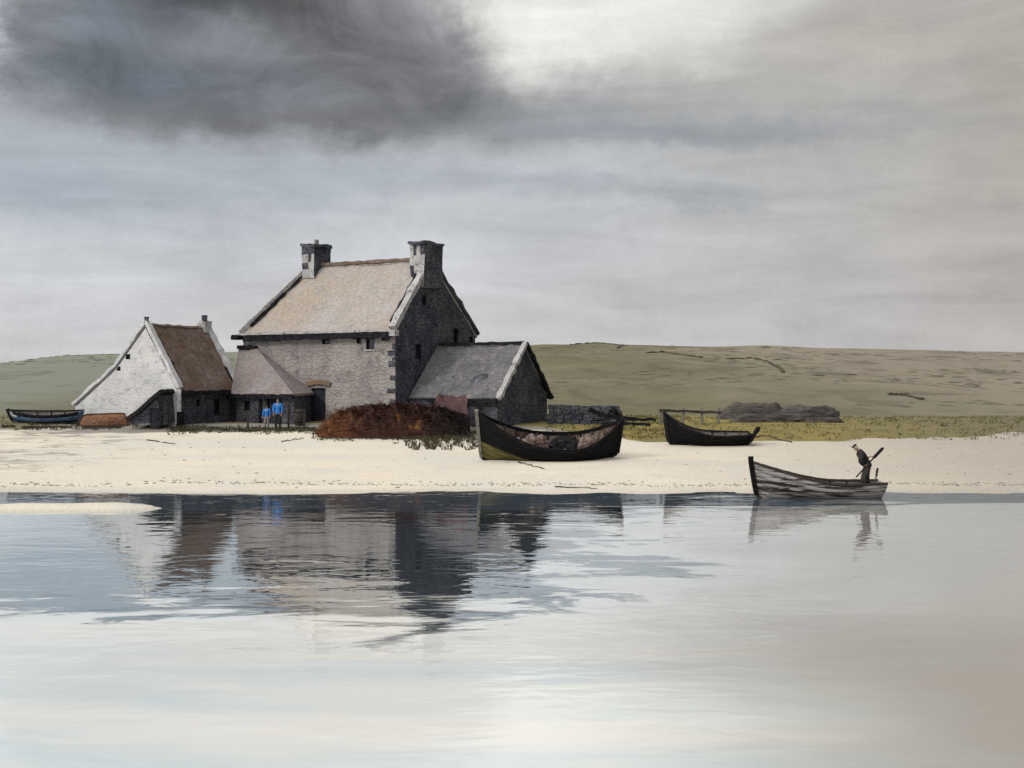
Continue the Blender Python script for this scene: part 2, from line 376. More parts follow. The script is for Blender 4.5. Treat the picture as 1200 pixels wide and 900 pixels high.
def chimney(root, base, c, d1, d2, l1, l2, z0, z1, mats=('coping', 'wall_dark'), pots=1):
    """stack with a ledge and cap course; d1 along the ridge, d2 across"""
    bm = bmesh.new(); cc = V2(c, 0)-base
    up = Vector((0, 0, 1))
    add_box(bm, cc+up*(z0+z1)/2, d1*l1/2, d2*l2/2, up*(z1-z0)/2)
    bmesh.ops.subdivide_edges(bm, edges=bm.edges[:], cuts=3, use_grid_fill=True); wobble(bm, .13, 1.6, z1)
    for f in bm.faces:
        f.normal_update(); f.material_index = 1 if f.normal.dot(d1) > .5 or random.random() < .18 else 0  # face towards d1 coloured darker as the shaded side, plus odd dark stones
    o = obj('chimney', bm, mats, root)
    bm = bmesh.new(); add_box(bm, cc+up*(z1+.09), d1*(l1/2+.1), d2*(l2/2+.1), up*.1); bmesh.ops.subdivide_edges(bm, edges=bm.edges[:], cuts=2, use_grid_fill=True); wobble(bm, .12, 2.1, 3)
    obj('cap_course', bm, 'wall_dark', o)
    for k in range(pots):
        bm = bmesh.new(); bmesh.ops.create_cone(bm, cap_ends=True, segments=10, radius1=.17, radius2=.13, depth=.32, matrix=Matrix.Translation(cc+up*(z1+.34)+d2*((k-(pots-1)/2)*.6)))
        obj('chimney_pot', bm, 'greywood', o)
    return o

UP = Vector((0, 0, 1))
# --- the tall farmhouse
FR, FL = (-6.80, 72.0), (-16.93, 77.85); BR, BL = (-2.37, 79.68), (-7.48, 82.56)
RR, RL = (-4.94, 75.20), (-12.96, 79.83); ZB, ZE, ZR = 1.55, 7.5, 11.75
du = Vector((-.866, .5, 0)); dv = Vector((.5, .866, 0))
base = Vector((-9.5, 77.5, 1.9))
house = thing('farmhouse', 'tallest grey stone house with two chimneys and a pale roof, on the shore', 'house', base)
bm = bmesh.new()
lo = [V2(p, ZB)-base for p in (FR, FL, BL, BR)]; hi = [V2(p, ZE-.06)-base for p in (FR, FL, BL, BR)]
v0 = [bm.verts.new(p) for p in lo]; v1 = [bm.verts.new(p) for p in hi]; ra = bm.verts.new(V2(RR, ZR-.12)-base); la = bm.verts.new(V2(RL, ZR-.12)-base)
bm.faces.new(v0); bm.faces.new((v0[0], v0[1], v1[1], v1[0])); bm.faces.new((v0[2], v0[3], v1[3], v1[2]))
f = bm.faces.new((v0[1], v0[2], v1[2], la, v1[1])); f2 = bm.faces.new((v0[3], v0[0], v1[0], ra, v1[3])); f.material_index = f2.material_index = 1  # gable ends use darker stone, part of their shade is in the colour
bm.faces.new((v1[0], v1[1], la, ra)); bm.faces.new((v1[2], v1[3], ra, la))
wall = obj('wall', bm, ('wall_grey', 'wall_dark'), house)
def spx(px, A, B):                       # distance along A->B where it is seen at pixel column px
    A = Vector(A); B = Vector(B); d = (B-A).normalized(); k = (px-600)/F
    return (k*A.y-A.x)/(d.x-k*d.y), d
def zpy(py, y): return CZ-(py-450)*y/F
boxes = []
for px, py, w, h in ((382, 397, .62, .5), (434, 401, .62, .85), (421, 395, .38, .5), (452, 394, .6, .36), (318, 436, .4, .5)):
    s, d = spx(px, FL, FR); y = Vector(FL).y+d.y*s
    boxes.append(opening(house, base, FL, FR, s, min(zpy(py, y), 7.1-h/2), w, h, sill=(h > .7)))
s, d = spx(373, FL, FR); yd = Vector(FL).y+d.y*s
boxes.append(opening(house, base, FL, FR, s, 2.95, 1.1, 2.0, 'door', ('door', 'door')))
for px, py, w, h in ((534, 394, .5, 1.0), (497, 352, .42, .6), (490, 412, .6, .9), (552, 402, .4, .8)):
    s, d = spx(px, FR, BR); y = 72+d.y*s
    boxes.append(opening(house, base, FR, BR, s, zpy(py, y), w, h, sill=False))
cut(wall, boxes)
# door lintel, slightly arched
A = Vector((*FL, 0)); dd = (Vector((*FR, 0))-A).normalized(); nn = Vector((dd.y, -dd.x, 0))
s, _ = spx(374, FL, FR)
pts = [A+dd*(s+x)+nn*.05+UP*(4.1+.22*math.cos(x*1.3)) for x in [-.9+.2*i for i in range(10)]]
beam('lintel', pts, .18, .26, 'lintel', house, base, amp=.02)
ov = .28
def off(p, q, k): p = Vector(p); q = Vector(q); return p+(p-q).normalized()*k
fr = V2(FR, ZE)-dv*ov; fl = V2(FL, ZE)-dv*ov; sl = (ZR-ZE)/3.73
fr.z -= ov*sl*.5; fl.z -= ov*sl*.5
bk = 8.87-3.73; slb = (ZR-ZE)/bk
roof = obj('roof', grid_slab((fr, fl, V2(RL, ZR+.06), V2(RR, ZR+.06)), .16, 30, 12, .07, 3, base), 'roof_main', house)
br = V2(BR, ZE)+dv*ov; bl = V2(BL, ZE)+dv*ov; br.z -= .2; bl.z -= .2
obj('roof', grid_slab((br, bl, V2(RL, ZR+.05), V2(RR, ZR+.05)), .16, 20, 10, .07, 5, base), 'roof_main', house)
beam('ridge_tiles', seg(V2(RR, ZR+.10), V2(RL, ZR+.10), 26), .34, .2, 'roof_brown', house, base, .05, 2, .35)
# skews: raised coping stones on every verge, with a lead strip beside the two in front
for k, (e, r, sd) in enumerate(((fr, RR, 1), (fl, RL, -1), (br, RR, 1), (bl, RL, -1))):
    a = Vector(e)+UP*.12; c = V2(r, ZR+.2)
    out_ = -du*sd*.0
    c1 = beam('coping', seg(a+out_, c+out_, 12), .42 if k != 2 else .3, .28 if k != 2 else .2, 'coping' if k != 2 else 'wall_dark', house, base, .07, k*3+1, .5)
    if k < 2:
        ins = du*(.36*sd)
        fl_ = beam('flashing', seg((a+ins+UP*.03).lerp(c+ins+UP*.03, .08), (a+ins+UP*.03).lerp(c+ins+UP*.03, .97), 14), .20 if k else .12, .14, 'black', house, base, .09, k*5+2, .9)
# eaves course and gutter
beam('gutter', seg(fr-UP*.30+du*.1-dv*.02, fl-UP*.30-du*.35-dv*.02, 34), .22, .30, 'black', house, base, .07, 4, .55)
beam('eaves_course', seg(fr-UP*.02-dv*.14, fl-UP*.02-dv*.14, 24), .14, .14, 'coping', house, base, .04, 6, .3)
chimney(house, base, (Vector(RR).to_3d()+du*.22-dv*.15).xy, du*-1, dv, 1.05, 2.0, ZR-1.7, 12.6, pots=0)
dl = (Vector(RL)-Vector(FL)).normalized().to_3d()
chimney(house, base, (Vector(RL).to_3d()-du*.42).xy, du*-1, dv, .95, 1.7, ZR-.8, 13.0, pots=1)
quoins(house, base, FR, 2.6, 7.1, du, dv, 'wall_dark', .4, .8, 3)
quoins(house, base, FL, 5.2, 7.2, -du, dl, 'black', .36, .9, 5)
beam('skewputt', seg(fl-UP*.05+du*.25, fl-UP*.35+du*.25, 3), .5, .5, 'black', house, base, .05, 3, .3, up=dv)
beam('skewputt', seg(fr+UP*.0-du*.1, fr-UP*.35-du*.1, 3), .42, .42, 'coping', house, base, .05, 8, .3, up=dv)

# --- low slate annexe on the right gable
def gable_building(name, label, near, u, v, L, wd, t, zb, ze, zr, mats, ovh=.2):
    """near corner, u along the ridge, v across the gable"""
    base = V2(near, zb+.3); root = thing(name, label, 'outbuilding', base)
    n3 = V2(near, 0)
    pr = [(0, zb), (0, ze), (wd*t, zr), (wd, ze), (wd, zb)]
    r0 = [n3+v*a+UP*z-base for a, z in pr]; r1 = [p+u*L for p in r0]
    bm = bmesh.new(); fsx = prism(bm, r0, r1)
    wl = obj('wall', bm, mats[0], root)
    for k, (a, z) in enumerate(((-ovh, ze-ovh*(zr-ze)/(wd*t)), (wd+ovh, ze-ovh*(zr-ze)/(wd*(1-t))))):
        q = (n3+v*a+UP*(z+.1)-u*.12, n3+v*a+UP*(z+.1)+u*(L), n3+v*wd*t+UP*(zr+.12)+u*(L), n3+v*wd*t+UP*(zr+.12)-u*.12)
        obj('roof', grid_slab(q, .13, 16, 10, .06, k+L, base), mats[2], root)
    return root, base, n3, wl
U2, Vv2 = du, dv
n2 = (-.82, 70.0)
annex, ab, n3, awl = gable_building('annexe', 'low dark slate-roofed annexe with pointed black gable beside the tall house', n2, du, dv, 6.0, 5.9, .5, 1.4, 3.5, 6.45, ('wall_dark', 'wall_dark', 'roof_slate'))
bx = opening(annex, ab, (n2[0]+du.x*6, n2[1]+du.y*6), n2, 3.2, 2.75, .55, .6); cut(awl, [bx])
beam('gutter', seg(n3-dv*.26+UP*3.22-du*.1, n3-dv*.26+UP*3.22+du*4.6, 18), .16, .22, 'black', annex, ab, .07, 9, .7)
for a0, a1, k in ((-.2, 2.95, 0), (6.1, 2.95, 1)):
    z0 = 3.35; beam('bargeboard', seg(n3+dv*a0+UP*z0-du*.16, n3+dv*a1+UP*6.62-du*.16, 12), .30, .2, 'coping' if not k else 'black', annex, ab, .06, k+4, .5)
beam('ridge_tiles', seg(n3+dv*2.95+UP*6.62, n3+dv*2.95+UP*6.62+du*5.9, 14), .26, .16, 'black', annex, ab, .05, 9, .5)

# --- white gabled cottage on the left
v3 = Vector((.4226, .906, 0)); u3 = Vector((-.906, .4226, 0)); C3 = Vector((-19.27, 71.0, 0)); cb = Vector((-21, 73.5, 1.9))
cott = thing('cottage', 'whitewashed gabled cottage with brown roof at the left of the farm', 'cottage', cb)
prof = [(0, 1.5), (0, 3.86), (2.3, 7.45), (4.6, 4.98), (7.7, 2.78), (7.7, 1.5)]
L3 = 5.66
bm = bmesh.new(); r0 = [C3+u3*a+UP*z-cb for a, z in prof]; r1 = [p+v3*L3 for p in r0]
fsx = prism(bm, r0, r1)
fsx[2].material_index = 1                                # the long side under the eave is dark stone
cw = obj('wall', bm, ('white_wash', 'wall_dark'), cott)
cboxes = []
P0 = C3.xy; P1 = (C3+v3*L3).xy
for px, py, w, h in ((254, 477, .5, .95), (232, 472, .35, .4)):
    s, d = spx(px, P0, P1); cboxes.append(opening(cott, cb, P0, P1, s, zpy(py, 71+d.y*s), w, h, sill=False))
PL = (C3+u3*7.7).xy
for px, py, w, h in ((150, 418, .35, .3), (139, 432, .3, .25)):
    s, d = spx(px, PL, P0); yq = PL.y+d.y*s
    cboxes.append(opening(cott, cb, PL, P0, s, zpy(py, yq), w, h, sill=False))
cut(cw, cboxes)
def cq(a, z, s): return C3+u3*a+UP*z+v3*s
obj('roof', grid_slab((cq(-.22, 3.84, .38), cq(-.22, 3.84, L3-.1), cq(2.3, 7.78, L3-.1), cq(2.3, 7.78, .38)), .14, 16, 12, .08, 2, cb), 'roof_brown', cott)
obj('roof', grid_slab((cq(4.6, 5.23, .3), cq(4.6, 5.23, L3-.1), cq(2.3, 7.76, L3-.1), cq(2.3, 7.76, .3)), .14, 10, 8, .05, 2, cb), 'roof_brown', cott)
obj('roof', grid_slab((cq(7.95, 2.86, .2), cq(7.95, 2.86, L3), cq(4.5, 5.28, L3), cq(4.5, 5.28, .2)), .12, 10, 8, .05, 2, cb), 'whitepaint', cott)
beam('coping', seg(cq(-.15, 3.98, .12), cq(2.3, 7.86, .12), 12), .36, .22, 'white_wash', cott, cb, .05, 3, .3)
beam('coping', seg(cq(7.9, 2.98, .12), cq(4.6, 5.3, .12), 8)+seg(cq(4.6, 5.3, .12), cq(2.3, 7.86, .12), 8)[1:], .36, .18, 'white_wash', cott, cb, .06, 5, .4)
beam('coping', seg(cq(-.15, 3.98, L3-.1), cq(2.3, 7.86, L3-.1), 10), .36, .24, 'white_wash', cott, cb, .06, 4, .35)
beam('flashing', seg(cq(.1, 4.28, .42), cq(1.75, 7.02, .42), 12), .13, .12, 'black', cott, cb, .09, 7, 1.0)
beam('flashing', seg(cq(.0, 4.1, L3-.35), cq(.7, 5.2, L3-.35), 6), .16, .12, 'black', cott, cb, .05, 8, .7)
beam('flashing', seg(cq(3.6, 6.42, .02), cq(2.6, 7.52, .02), 6), .10, .10, 'black', cott, cb, .08, 12, 1.0)
beam('gutter', seg(cq(-.3, 3.68, .3), cq(-.3, 3.68, L3-.1), 16), .2, .26, 'black', cott, cb, .08, 2, .6)
beam('downpipe', seg(cq(-.1, 3.6, L3-.35), cq(-.1, 1.9, L3-.35), 8), .26, .26, 'black', cott, cb, .06, 12, .5)
beam('downpipe', seg(cq(-.08, 4.1, .12), cq(-.08, 2.6, .12), 8), .2, .2, 'whitepaint', cott, cb, .04, 14, .3)
beam('corner_post', seg(cq(-.12, 2.6, .2), cq(-.12, 1.75, .2), 5), .3, .3, 'black', cott, cb, .04, 15, .3)
beam('finial', seg(cq(2.3, 7.75, .1), cq(2.3, 8.12, .1), 3), .22, .22, 'wall_dark', cott, cb, .05, 5, .5)
bm = bmesh.new(); cc = cq(2.3, 0, L3-.35)-cb
add_box(bm, cc+UP*7.75, u3*.3, v3*.28, UP*.38); bmesh.ops.subdivide_edges(bm, edges=bm.edges[:], cuts=2, use_grid_fill=True); wobble(bm, .14, 2.3, 2)
ch = obj('chimney', bm, 'coping', cott)
bm = bmesh.new(); bmesh.ops.create_cone(bm, cap_ends=True, segments=10, radius1=.16, radius2=.19, depth=.34, matrix=Matrix.Translation(cc+UP*8.3)); obj('chimney_pot', bm, 'wall_dark', ch)

# --- dark lean-to shed against the white gable
sb = Vector((PX(170, 69.6), 69.6, 1.62))
shed = thing('lean_to_shed', 'small dark lean-to shed with sloping black roof against the white gable', 'shed', sb)
a, b_, c_ = W(150, 489, 69.6), W(186, 457, 69.6), W(190, 496, 69.6)
d_ = W(152, 497, 69.6)
bk_ = Vector((.45, 1.9, 0))
bm = bmesh.new(); prism(bm, [p-sb for p in (d_, a+Vector((.1, 0, -.1)), b_+Vector((0, 0, -.12)), c_)], [p-sb+bk_ for p in (d_, a+Vector((.1, 0, -.1)), b_+Vector((0, 0, -.12)), c_)])
wl = obj('wall', bm, 'wall_dark', shed)
bx = opening(shed, sb, (d_.x, 69.6), (c_.x, 69.6), (PX(181, 69.6)-d_.x), 2.25, .5, 1.15, 'door', ('door', 'door'), .1); cut(wl, [bx])
f0 = Vector((0, -.18, 0))
obj('roof', grid_slab((a+f0+Vector((-.12, 0, -.05)), b_+f0+Vector((.05, 0, .03)), b_+bk_+Vector((.05, 0, .03)), a+bk_+Vector((-.12, 0, -.05))), .22, 12, 6, .09, 4, sb), 'black', shed)
beam('corner_post', seg(c_+Vector((-.02, -.1, -.1)), b_+Vector((.08, -.1, -.05)), 8), .16, .16, 'black', shed, sb, .04, 3, .4)

# --- low wing linking cottage and farmhouse, hipped towards the house
wb = Vector((-14.5, 75, 1.9))
wing = thing('low_wing', 'low dark-walled wing with mauve roof between the white cottage and tall house', 'outbuilding', wb)
WR = Vector((-12.68, 72.0, 0)); WL = Vector((-16.9, 75.0, 0)); TR = Vector((-15.95, 77.23, 0)); TL = Vector((-17.25, 77.9, 0)); MW = Vector((-12.2, 75.05, 0)); BL2 = Vector((-16.9, 77.6, 0))
bm = bmesh.new(); ring = [WR, WL, BL2, MW]; prism(bm, [p+UP*1.5-wb for p in ring], [p+UP*3.6-wb for p in ring])
wl = obj('wall', bm, ('wall_dark',), wing)
bx = [opening(wing, wb, WL.xy, WR.xy, 3.3, 2.7, .85, 1.8, 'door', ('door', 'door')), opening(wing, wb, WL.xy, WR.xy, 1.2, 2.9, .5, .6, sill=False)]
cut(wl, bx)
wd = (WR-WL).normalized(); wn = Vector((wd.y, -wd.x, 0))
e1, e2 = WR+wn*.2+wd*.15+UP*3.62, WL+wn*.2+UP*3.62
obj('roof', grid_slab((e1, e2, TL+UP*6.45, TR+UP*6.45), .14, 16, 12, .07, 3, wb), 'roof_mauve', wing)
bm = bmesh.new(); prism(bm, [p-wb for p in (e1, MW+UP*3.7+wd*.25, TR+UP*6.45)], [p-wb-UP*.14 for p in (e1, MW+UP*3.7+wd*.25, TR+UP*6.45)]); wobble(bm, .02, 2)
obj('roof', bm, 'roof_mauve', wing)
beam('gutter', seg(e1-UP*.16+wn*.04, e2-UP*.16+wn*.04, 16), .18, .22, 'black', wing, wb, .09, 21, .7)
beam('ridge_tiles', seg(TL+UP*6.52, TR+UP*6.5, 8), .26, .2, 'black', wing, wb, .06, 22, .6)
for k, xx in enumerate((.15, 2.4, 4.0)):
    beam('post', seg(WL+wd*xx+wn*.1+UP*3.45, WL+wd*xx+wn*.1+UP*1.6, 8), .16, .14, 'black', wing, wb, .04, 30+k, .3)

# ---------------------------------------------------------------- boats
def boat(name, label, L, B, H, rb, rs, loc, rot, strakes, inner, rail, group=None, stern='point', thwarts=3, ribs=9, stem_up=.18, nst=6, cat='boat', interior=True, plumb=.25, sw=.55, stemmat=None, pw=2.4, rh=.07):
    """clinker boat, bow along +x, keel at z = 0; stem, stern, rail, thwarts and ribs are parts"""
    root = thing(name, label, cat, loc, rot, group)
    N = 30
    def hb(s):
        bow = (1-max(0, (s-.42)/.58)**2.2)
        if stern == 'point': st = 1-max(0, (.42-s)/.42)**2.4
        else: st = 1-(1-sw)*max(0, (.42-s)/.42)**1.8
        return B/2*max(.012, bow*st)
    def sh(s): return H + rb*max(0, (s-.35)/.65)**pw + rs*max(0, (.35-s)/.35)**2
    def ke(s): return .30*H*max(0, (s-.82)/.18)**2.2 + (.30 if stern == 'point' else .12)*H*max(0, (.14-s)/.14)**2
    def xx(s, tt): return (s-.5)*L + plumb*(tt-.6)*max(0, (s-.75)/.25)**1.5 - (plumb*.8*(tt-.6)*max(0, (.2-s)/.2)**1.5)
    def pt(s, tt, o=0.0, side=1):
        bb = hb(s); full = lerp(.55, 1.0, max(0, min(1, 1-abs(s-.42)*1.7)))
        y = bb*(1-(1-tt)**(1.3+1.6*full)); z = ke(s)+(sh(s)-ke(s))*(tt**(1.55)*.55+.45*tt)
        y = max(.012, y+o*min(1, bb/(B*.2)))
        return Vector((xx(s, tt), side*y, z))
    bm = bmesh.new()
    for side in (1, -1):
        for k in range(nst):
            t0, t1 = k/nst, (k+1)/nst
            rows = [(t0, .028), ((t0+t1)/2, .016), (t1, .004)]
            rings = [[bm.verts.new(pt(i/N, a, o_, side)) for i in range(N+1)] for a, o_ in rows]
            if k: rings.insert(0, [bm.verts.new(pt(i/N, t0, 0.0, side)) for i in range(N+1)])
            for ri, (r0, r1) in enumerate(zip(rings, rings[1:])):
                for i in range(N):
                    f = bm.faces.new((r0[i], r0[i+1], r1[i+1], r1[i])); f.smooth = True
                    mk = strakes[k]
                    f.material_index = mk(i/N, (k+min(ri, 1)*.5)/nst) if callable(mk) else mk
        if interior:
            rings = [[bm.verts.new(pt(i/N, a, -.035, side)+Vector((0, 0, .03*(1-a)))) for i in range(N+1)] for a in (0, .15, .35, .55, .75, .9, 1)]
            for r0, r1 in zip(rings, rings[1:]):
                for i in range(N):
                    f = bm.faces.new((r0[i], r1[i], r1[i+1], r0[i+1])); f.smooth = True; f.material_index = len(inner)-1
    me = bpy.data.meshes.new('hull'); bm.to_mesh(me); bm.free()
    obj('hull', me, inner, root)
    # rail along both sheers
    for side in (1, -1):
        bm = bmesh.new(); add_beam(bm, [pt(i/N, 1, -.01, side)+UP*.015 for i in range(N+1)], .09, rh, .008, side, UP, 1, .25)
        obj('gunwale', bm, rail, root)
    bm = bmesh.new(); pts = [pt(1, a, 0, 1)*1 for a in (0, .2, .4, .6, .8, 1)]
    pts = [Vector((p.x+.03, 0, p.z)) for p in pts]; top = pts[-1]+UP*stem_up+Vector((.02, 0, 0)); pts.append(top)
    add_beam(bm, pts, .13, .14, .01, 3, Vector((0, 1, 0)), 1.25, .15); obj('stem_post', bm, stemmat or rail, root)
    bm = bmesh.new(); add_beam(bm, [Vector((xx(i/N, 0), 0, ke(i/N)-.03)) for i in range(N+1)], .09, .1, 0); obj('keel', bm, rail, root)
    if stern == 'point':
        bm = bmesh.new(); pts = [pt(0, a, 0, 1) for a in (0, .25, .5, .75, 1)]; pts = [Vector((p.x-.03, 0, p.z)) for p in pts]; pts.append(pts[-1]+UP*.12)
        add_beam(bm, pts, .12, .14, .01, 5, Vector((0, 1, 0)), 1.15, .15); obj('stern_post', bm, rail, root)
    else:
        bm = bmesh.new(); rs_ = []
        for dx in (0, .05):
            rs_.append([pt(0, a, .0, 1)+Vector((dx-.02, 0, 0)) for a in [i/8 for i in range(9)]]+[pt(0, a, .0, -1)+Vector((dx-.02, 0, 0)) for a in [1-i/8 for i in range(9)]])
        prism(bm, rs_[0], rs_[1]); obj('transom', bm, stern, root)
    if interior:
        for k in range(thwarts):
            s = .22+.5*k/max(1, thwarts-1); z = ke(s)+(sh(s)-ke(s))*.68; y = hb(s)*.93
            bm = bmesh.new(); add_beam(bm, [Vector((xx(s, .6), yy_, z)) for yy_ in (-y, -y/2, 0, y/2, y)], .24, .05, .008, k); obj('thwart', bm, 'palewood' if k % 2 else 'greywood', root)
        for k in range(ribs):
            s = .1+.78*k/(ribs-1); bm = bmesh.new()
            pts = [pt(s, a, -.05, -1) for a in (1, .8, .6, .4, .2)]+[Vector((xx(s, 0), 0, ke(s)+.06))]+[pt(s, a, -.05, 1) for a in (.2, .4, .6, .8, 1)]
            add_beam(bm, pts, .07, .05, 0, k, Vector((1, 0, 0))); obj('rib', bm, ('redwood', 'brownwood', 'tar')[k % 3], root)
        bm = bmesh.new()
        for j in (-1, 0, 1):
            add_beam(bm, [Vector((xx(s, .1), j*.22*B/2*1.2, ke(s)+H*.17)) for s in (.15, .3, .45, .6, .75)], B*.11, .03, .01, j)
        obj('floorboards', bm, 'greywood', root)
    return root
def place(px, py, Y, rot, lift=0.0):
    p = W(px, py, Y); z = gz(p.x, Y) if Y > 47 else 0; return (p.x, Y, z+lift)

# big black boat heeled over on the sand
big = boat('fishing_boat', 'large black fishing boat with olive bottom heeled over on the pale sand', 6.7, 2.5, .88, 1.62, 1.0,
     place(644, 0, 58.6, 0, -.09), (R(-17), R(1.5), R(180+6)), [0]*6, ('bighull', 'boatin'), 'tar', thwarts=4, ribs=11, stem_up=.12, nst=6, plumb=.2, stemmat='greywood', rh=.15)
nb = Vector(place(662, 0, 58.5, 0, .5))
for k, (dx, dy, sx, sz, mt) in enumerate(((-1.5, .15, .75, .5, 'redwood'), (.1, .2, .8, .42, 'black'), (1.1, .1, .55, .5, 'redwood'))):
    bm = bmesh.new(); bmesh.ops.create_icosphere(bm, subdivisions=4, radius=1)
    for v in bm.verts:
        p = v.co.copy(); q = 1+.3*nz(p.x*2+k*5, p.y*2, p.z*2)+.16*nz(p.x*6, p.y*6+k, p.z*6); v.co = Vector((p.x*sx*q, p.y*.42*q, p.z*sz*q))
    o = obj('net', bm, 'boatin' if mt == 'redwood' else mt); o.location = nb+Vector((dx, dy, .12)); tag(o, ('rust-brown net bundled in the big black boat nearest its bow', 'black net heaped amidships in the big black boat', 'rust-brown net bundled near the stern of the big black boat')[k], 'net', 'nets piled in the big boat')
# second black boat with its bow up
boat('beached_boat', 'smaller black boat lying on the sand edge with high bow towards the big boat', 4.35, 1.6, .64, 1.03, .05,
     place(829, 0, 63.6, 0, -.07), (R(-8), R(-1.0), R(180+4)), [0, 0, 0, 0, 0, 0], ('tar', 'greywood'), 'black', stern='tar', thwarts=2, ribs=6, stem_up=.1, sw=.6)
# blue boat far left
boat('blue_boat', 'faded blue open boat with dark rail drawn up on the grass, far left', 4.3, 1.5, .62, .25, .1,
     place(54, 0, 73.0, 0, -.02), (R(-10), R(1), R(180-6)), [0, 0, 1, 0, lambda s, q: 3 if s > .86 else 0, lambda s, q: 3 if s > .9 else 1], ('bluepaint', 'black', 'greywood', 'whitepaint', 'greywood'), 'black', stern='bluepaint', thwarts=2, ribs=5, stem_up=.08)
# rusty upturned dinghy beside the white wall
boat('upturned_dinghy', 'rust-brown dinghy lying upside down between the blue boat and dark shed', 2.75, 1.3, .62, .1, .05,
     place(121, 0, 71.6, 0, .62), (R(180), R(2), R(180+5)), [0, 0, 1, 0, 1, 0], ('rust', 'redwood'), 'brownwood', stern='rust', interior=False, stem_up=.02)
# rowing boat afloat
Yb = 45.7
row = boat('rowing_boat', 'brown and grey rowing boat afloat by the shore with a man standing in it', 4.75, 1.45, .72, .72, .06,
     (PX(957, Yb), Yb, -.16), (R(-3), R(-1.2), R(180+3)), [0, 0, 0, 0, 0, 0], ('wornwood', 'palewood', 'greywood'), 'brownwood', stern='palewood', thwarts=3, ribs=7, stem_up=.2, pw=1.5, sw=.7, stemmat='tar')

# ---------------------------------------------------------------- people
def skinned(name, chains, mats, parent=None, subd=1, root_i=0):
    """chains: lists of (point, radius); points shared by equal coordinates become one vertex"""
    bm = bmesh.new(); lay = bm.verts.layers.skin.verify(); d = {}
    def vert(p, r):
        k = tuple(round(c, 4) for c in p)
        if k not in d:
            v = bm.verts.new(p); rr = r if isinstance(r, tuple) else (r, r); v[lay].radius = rr; v[lay].use_root = (len(d) == root_i); d[k] = v
        return d[k]
    for ch in chains:
        vv = [vert(p, r) for p, r in ch]
        for a, b in zip(vv, vv[1:]):
            if a is not b and not bm.edges.get((a, b)): bm.edges.new((a, b))
    me = bpy.data.meshes.new('s'); bm.to_mesh(me); bm.free(); o = bpy.data.objects.new('s', me); col.objects.link(o)
    md = o.modifiers.new('k', 'SKIN'); md.use_smooth_shade = True; md.branch_smoothing = .6
    o.modifiers.new('u', 'SUBSURF').levels = subd
    dg = bpy.context.evaluated_depsgraph_get(); new = bpy.data.meshes.new_from_object(o.evaluated_get(dg)); bpy.data.objects.remove(o); bpy.data.meshes.remove(me)
    return obj(name, new, mats, parent, True)
def hand(w, d, side, curl=.5, s=1.0):
    """five fingers from the wrist w along direction d; side = direction of the thumb"""
    d = d.normalized(); side = (side-d*side.dot(d)).normalized(); n = d.cross(side)
    palm = w+d*.055*s; ch = [[(w, .024*s), (palm, (.036*s))]]
    for k, (o, l) in enumerate(((.027, .068), (.009, .078), (-.010, .072), (-.028, .056))):
        a = palm+side*o*s+d*.035*s; b = a+(d*(1-curl*.5)+n*curl*.6).normalized()*l*.5*s; c = b+(d*(1-curl)+n*curl*1.3).normalized()*l*.5*s
        ch.append([(palm, .036*s), (a, .0105*s), (b, .009*s), (c, .0075*s)])
    a = palm-d*.02*s+side*.035*s; b = a+(d*.6+side*.6+n*curl*.4).normalized()*.035*s; c = b+(d+n*curl*.6).normalized()*.03*s
    ch.append([(palm, .036*s), (a, .013*s), (b, .011*s), (c, .009*s)])
    return ch
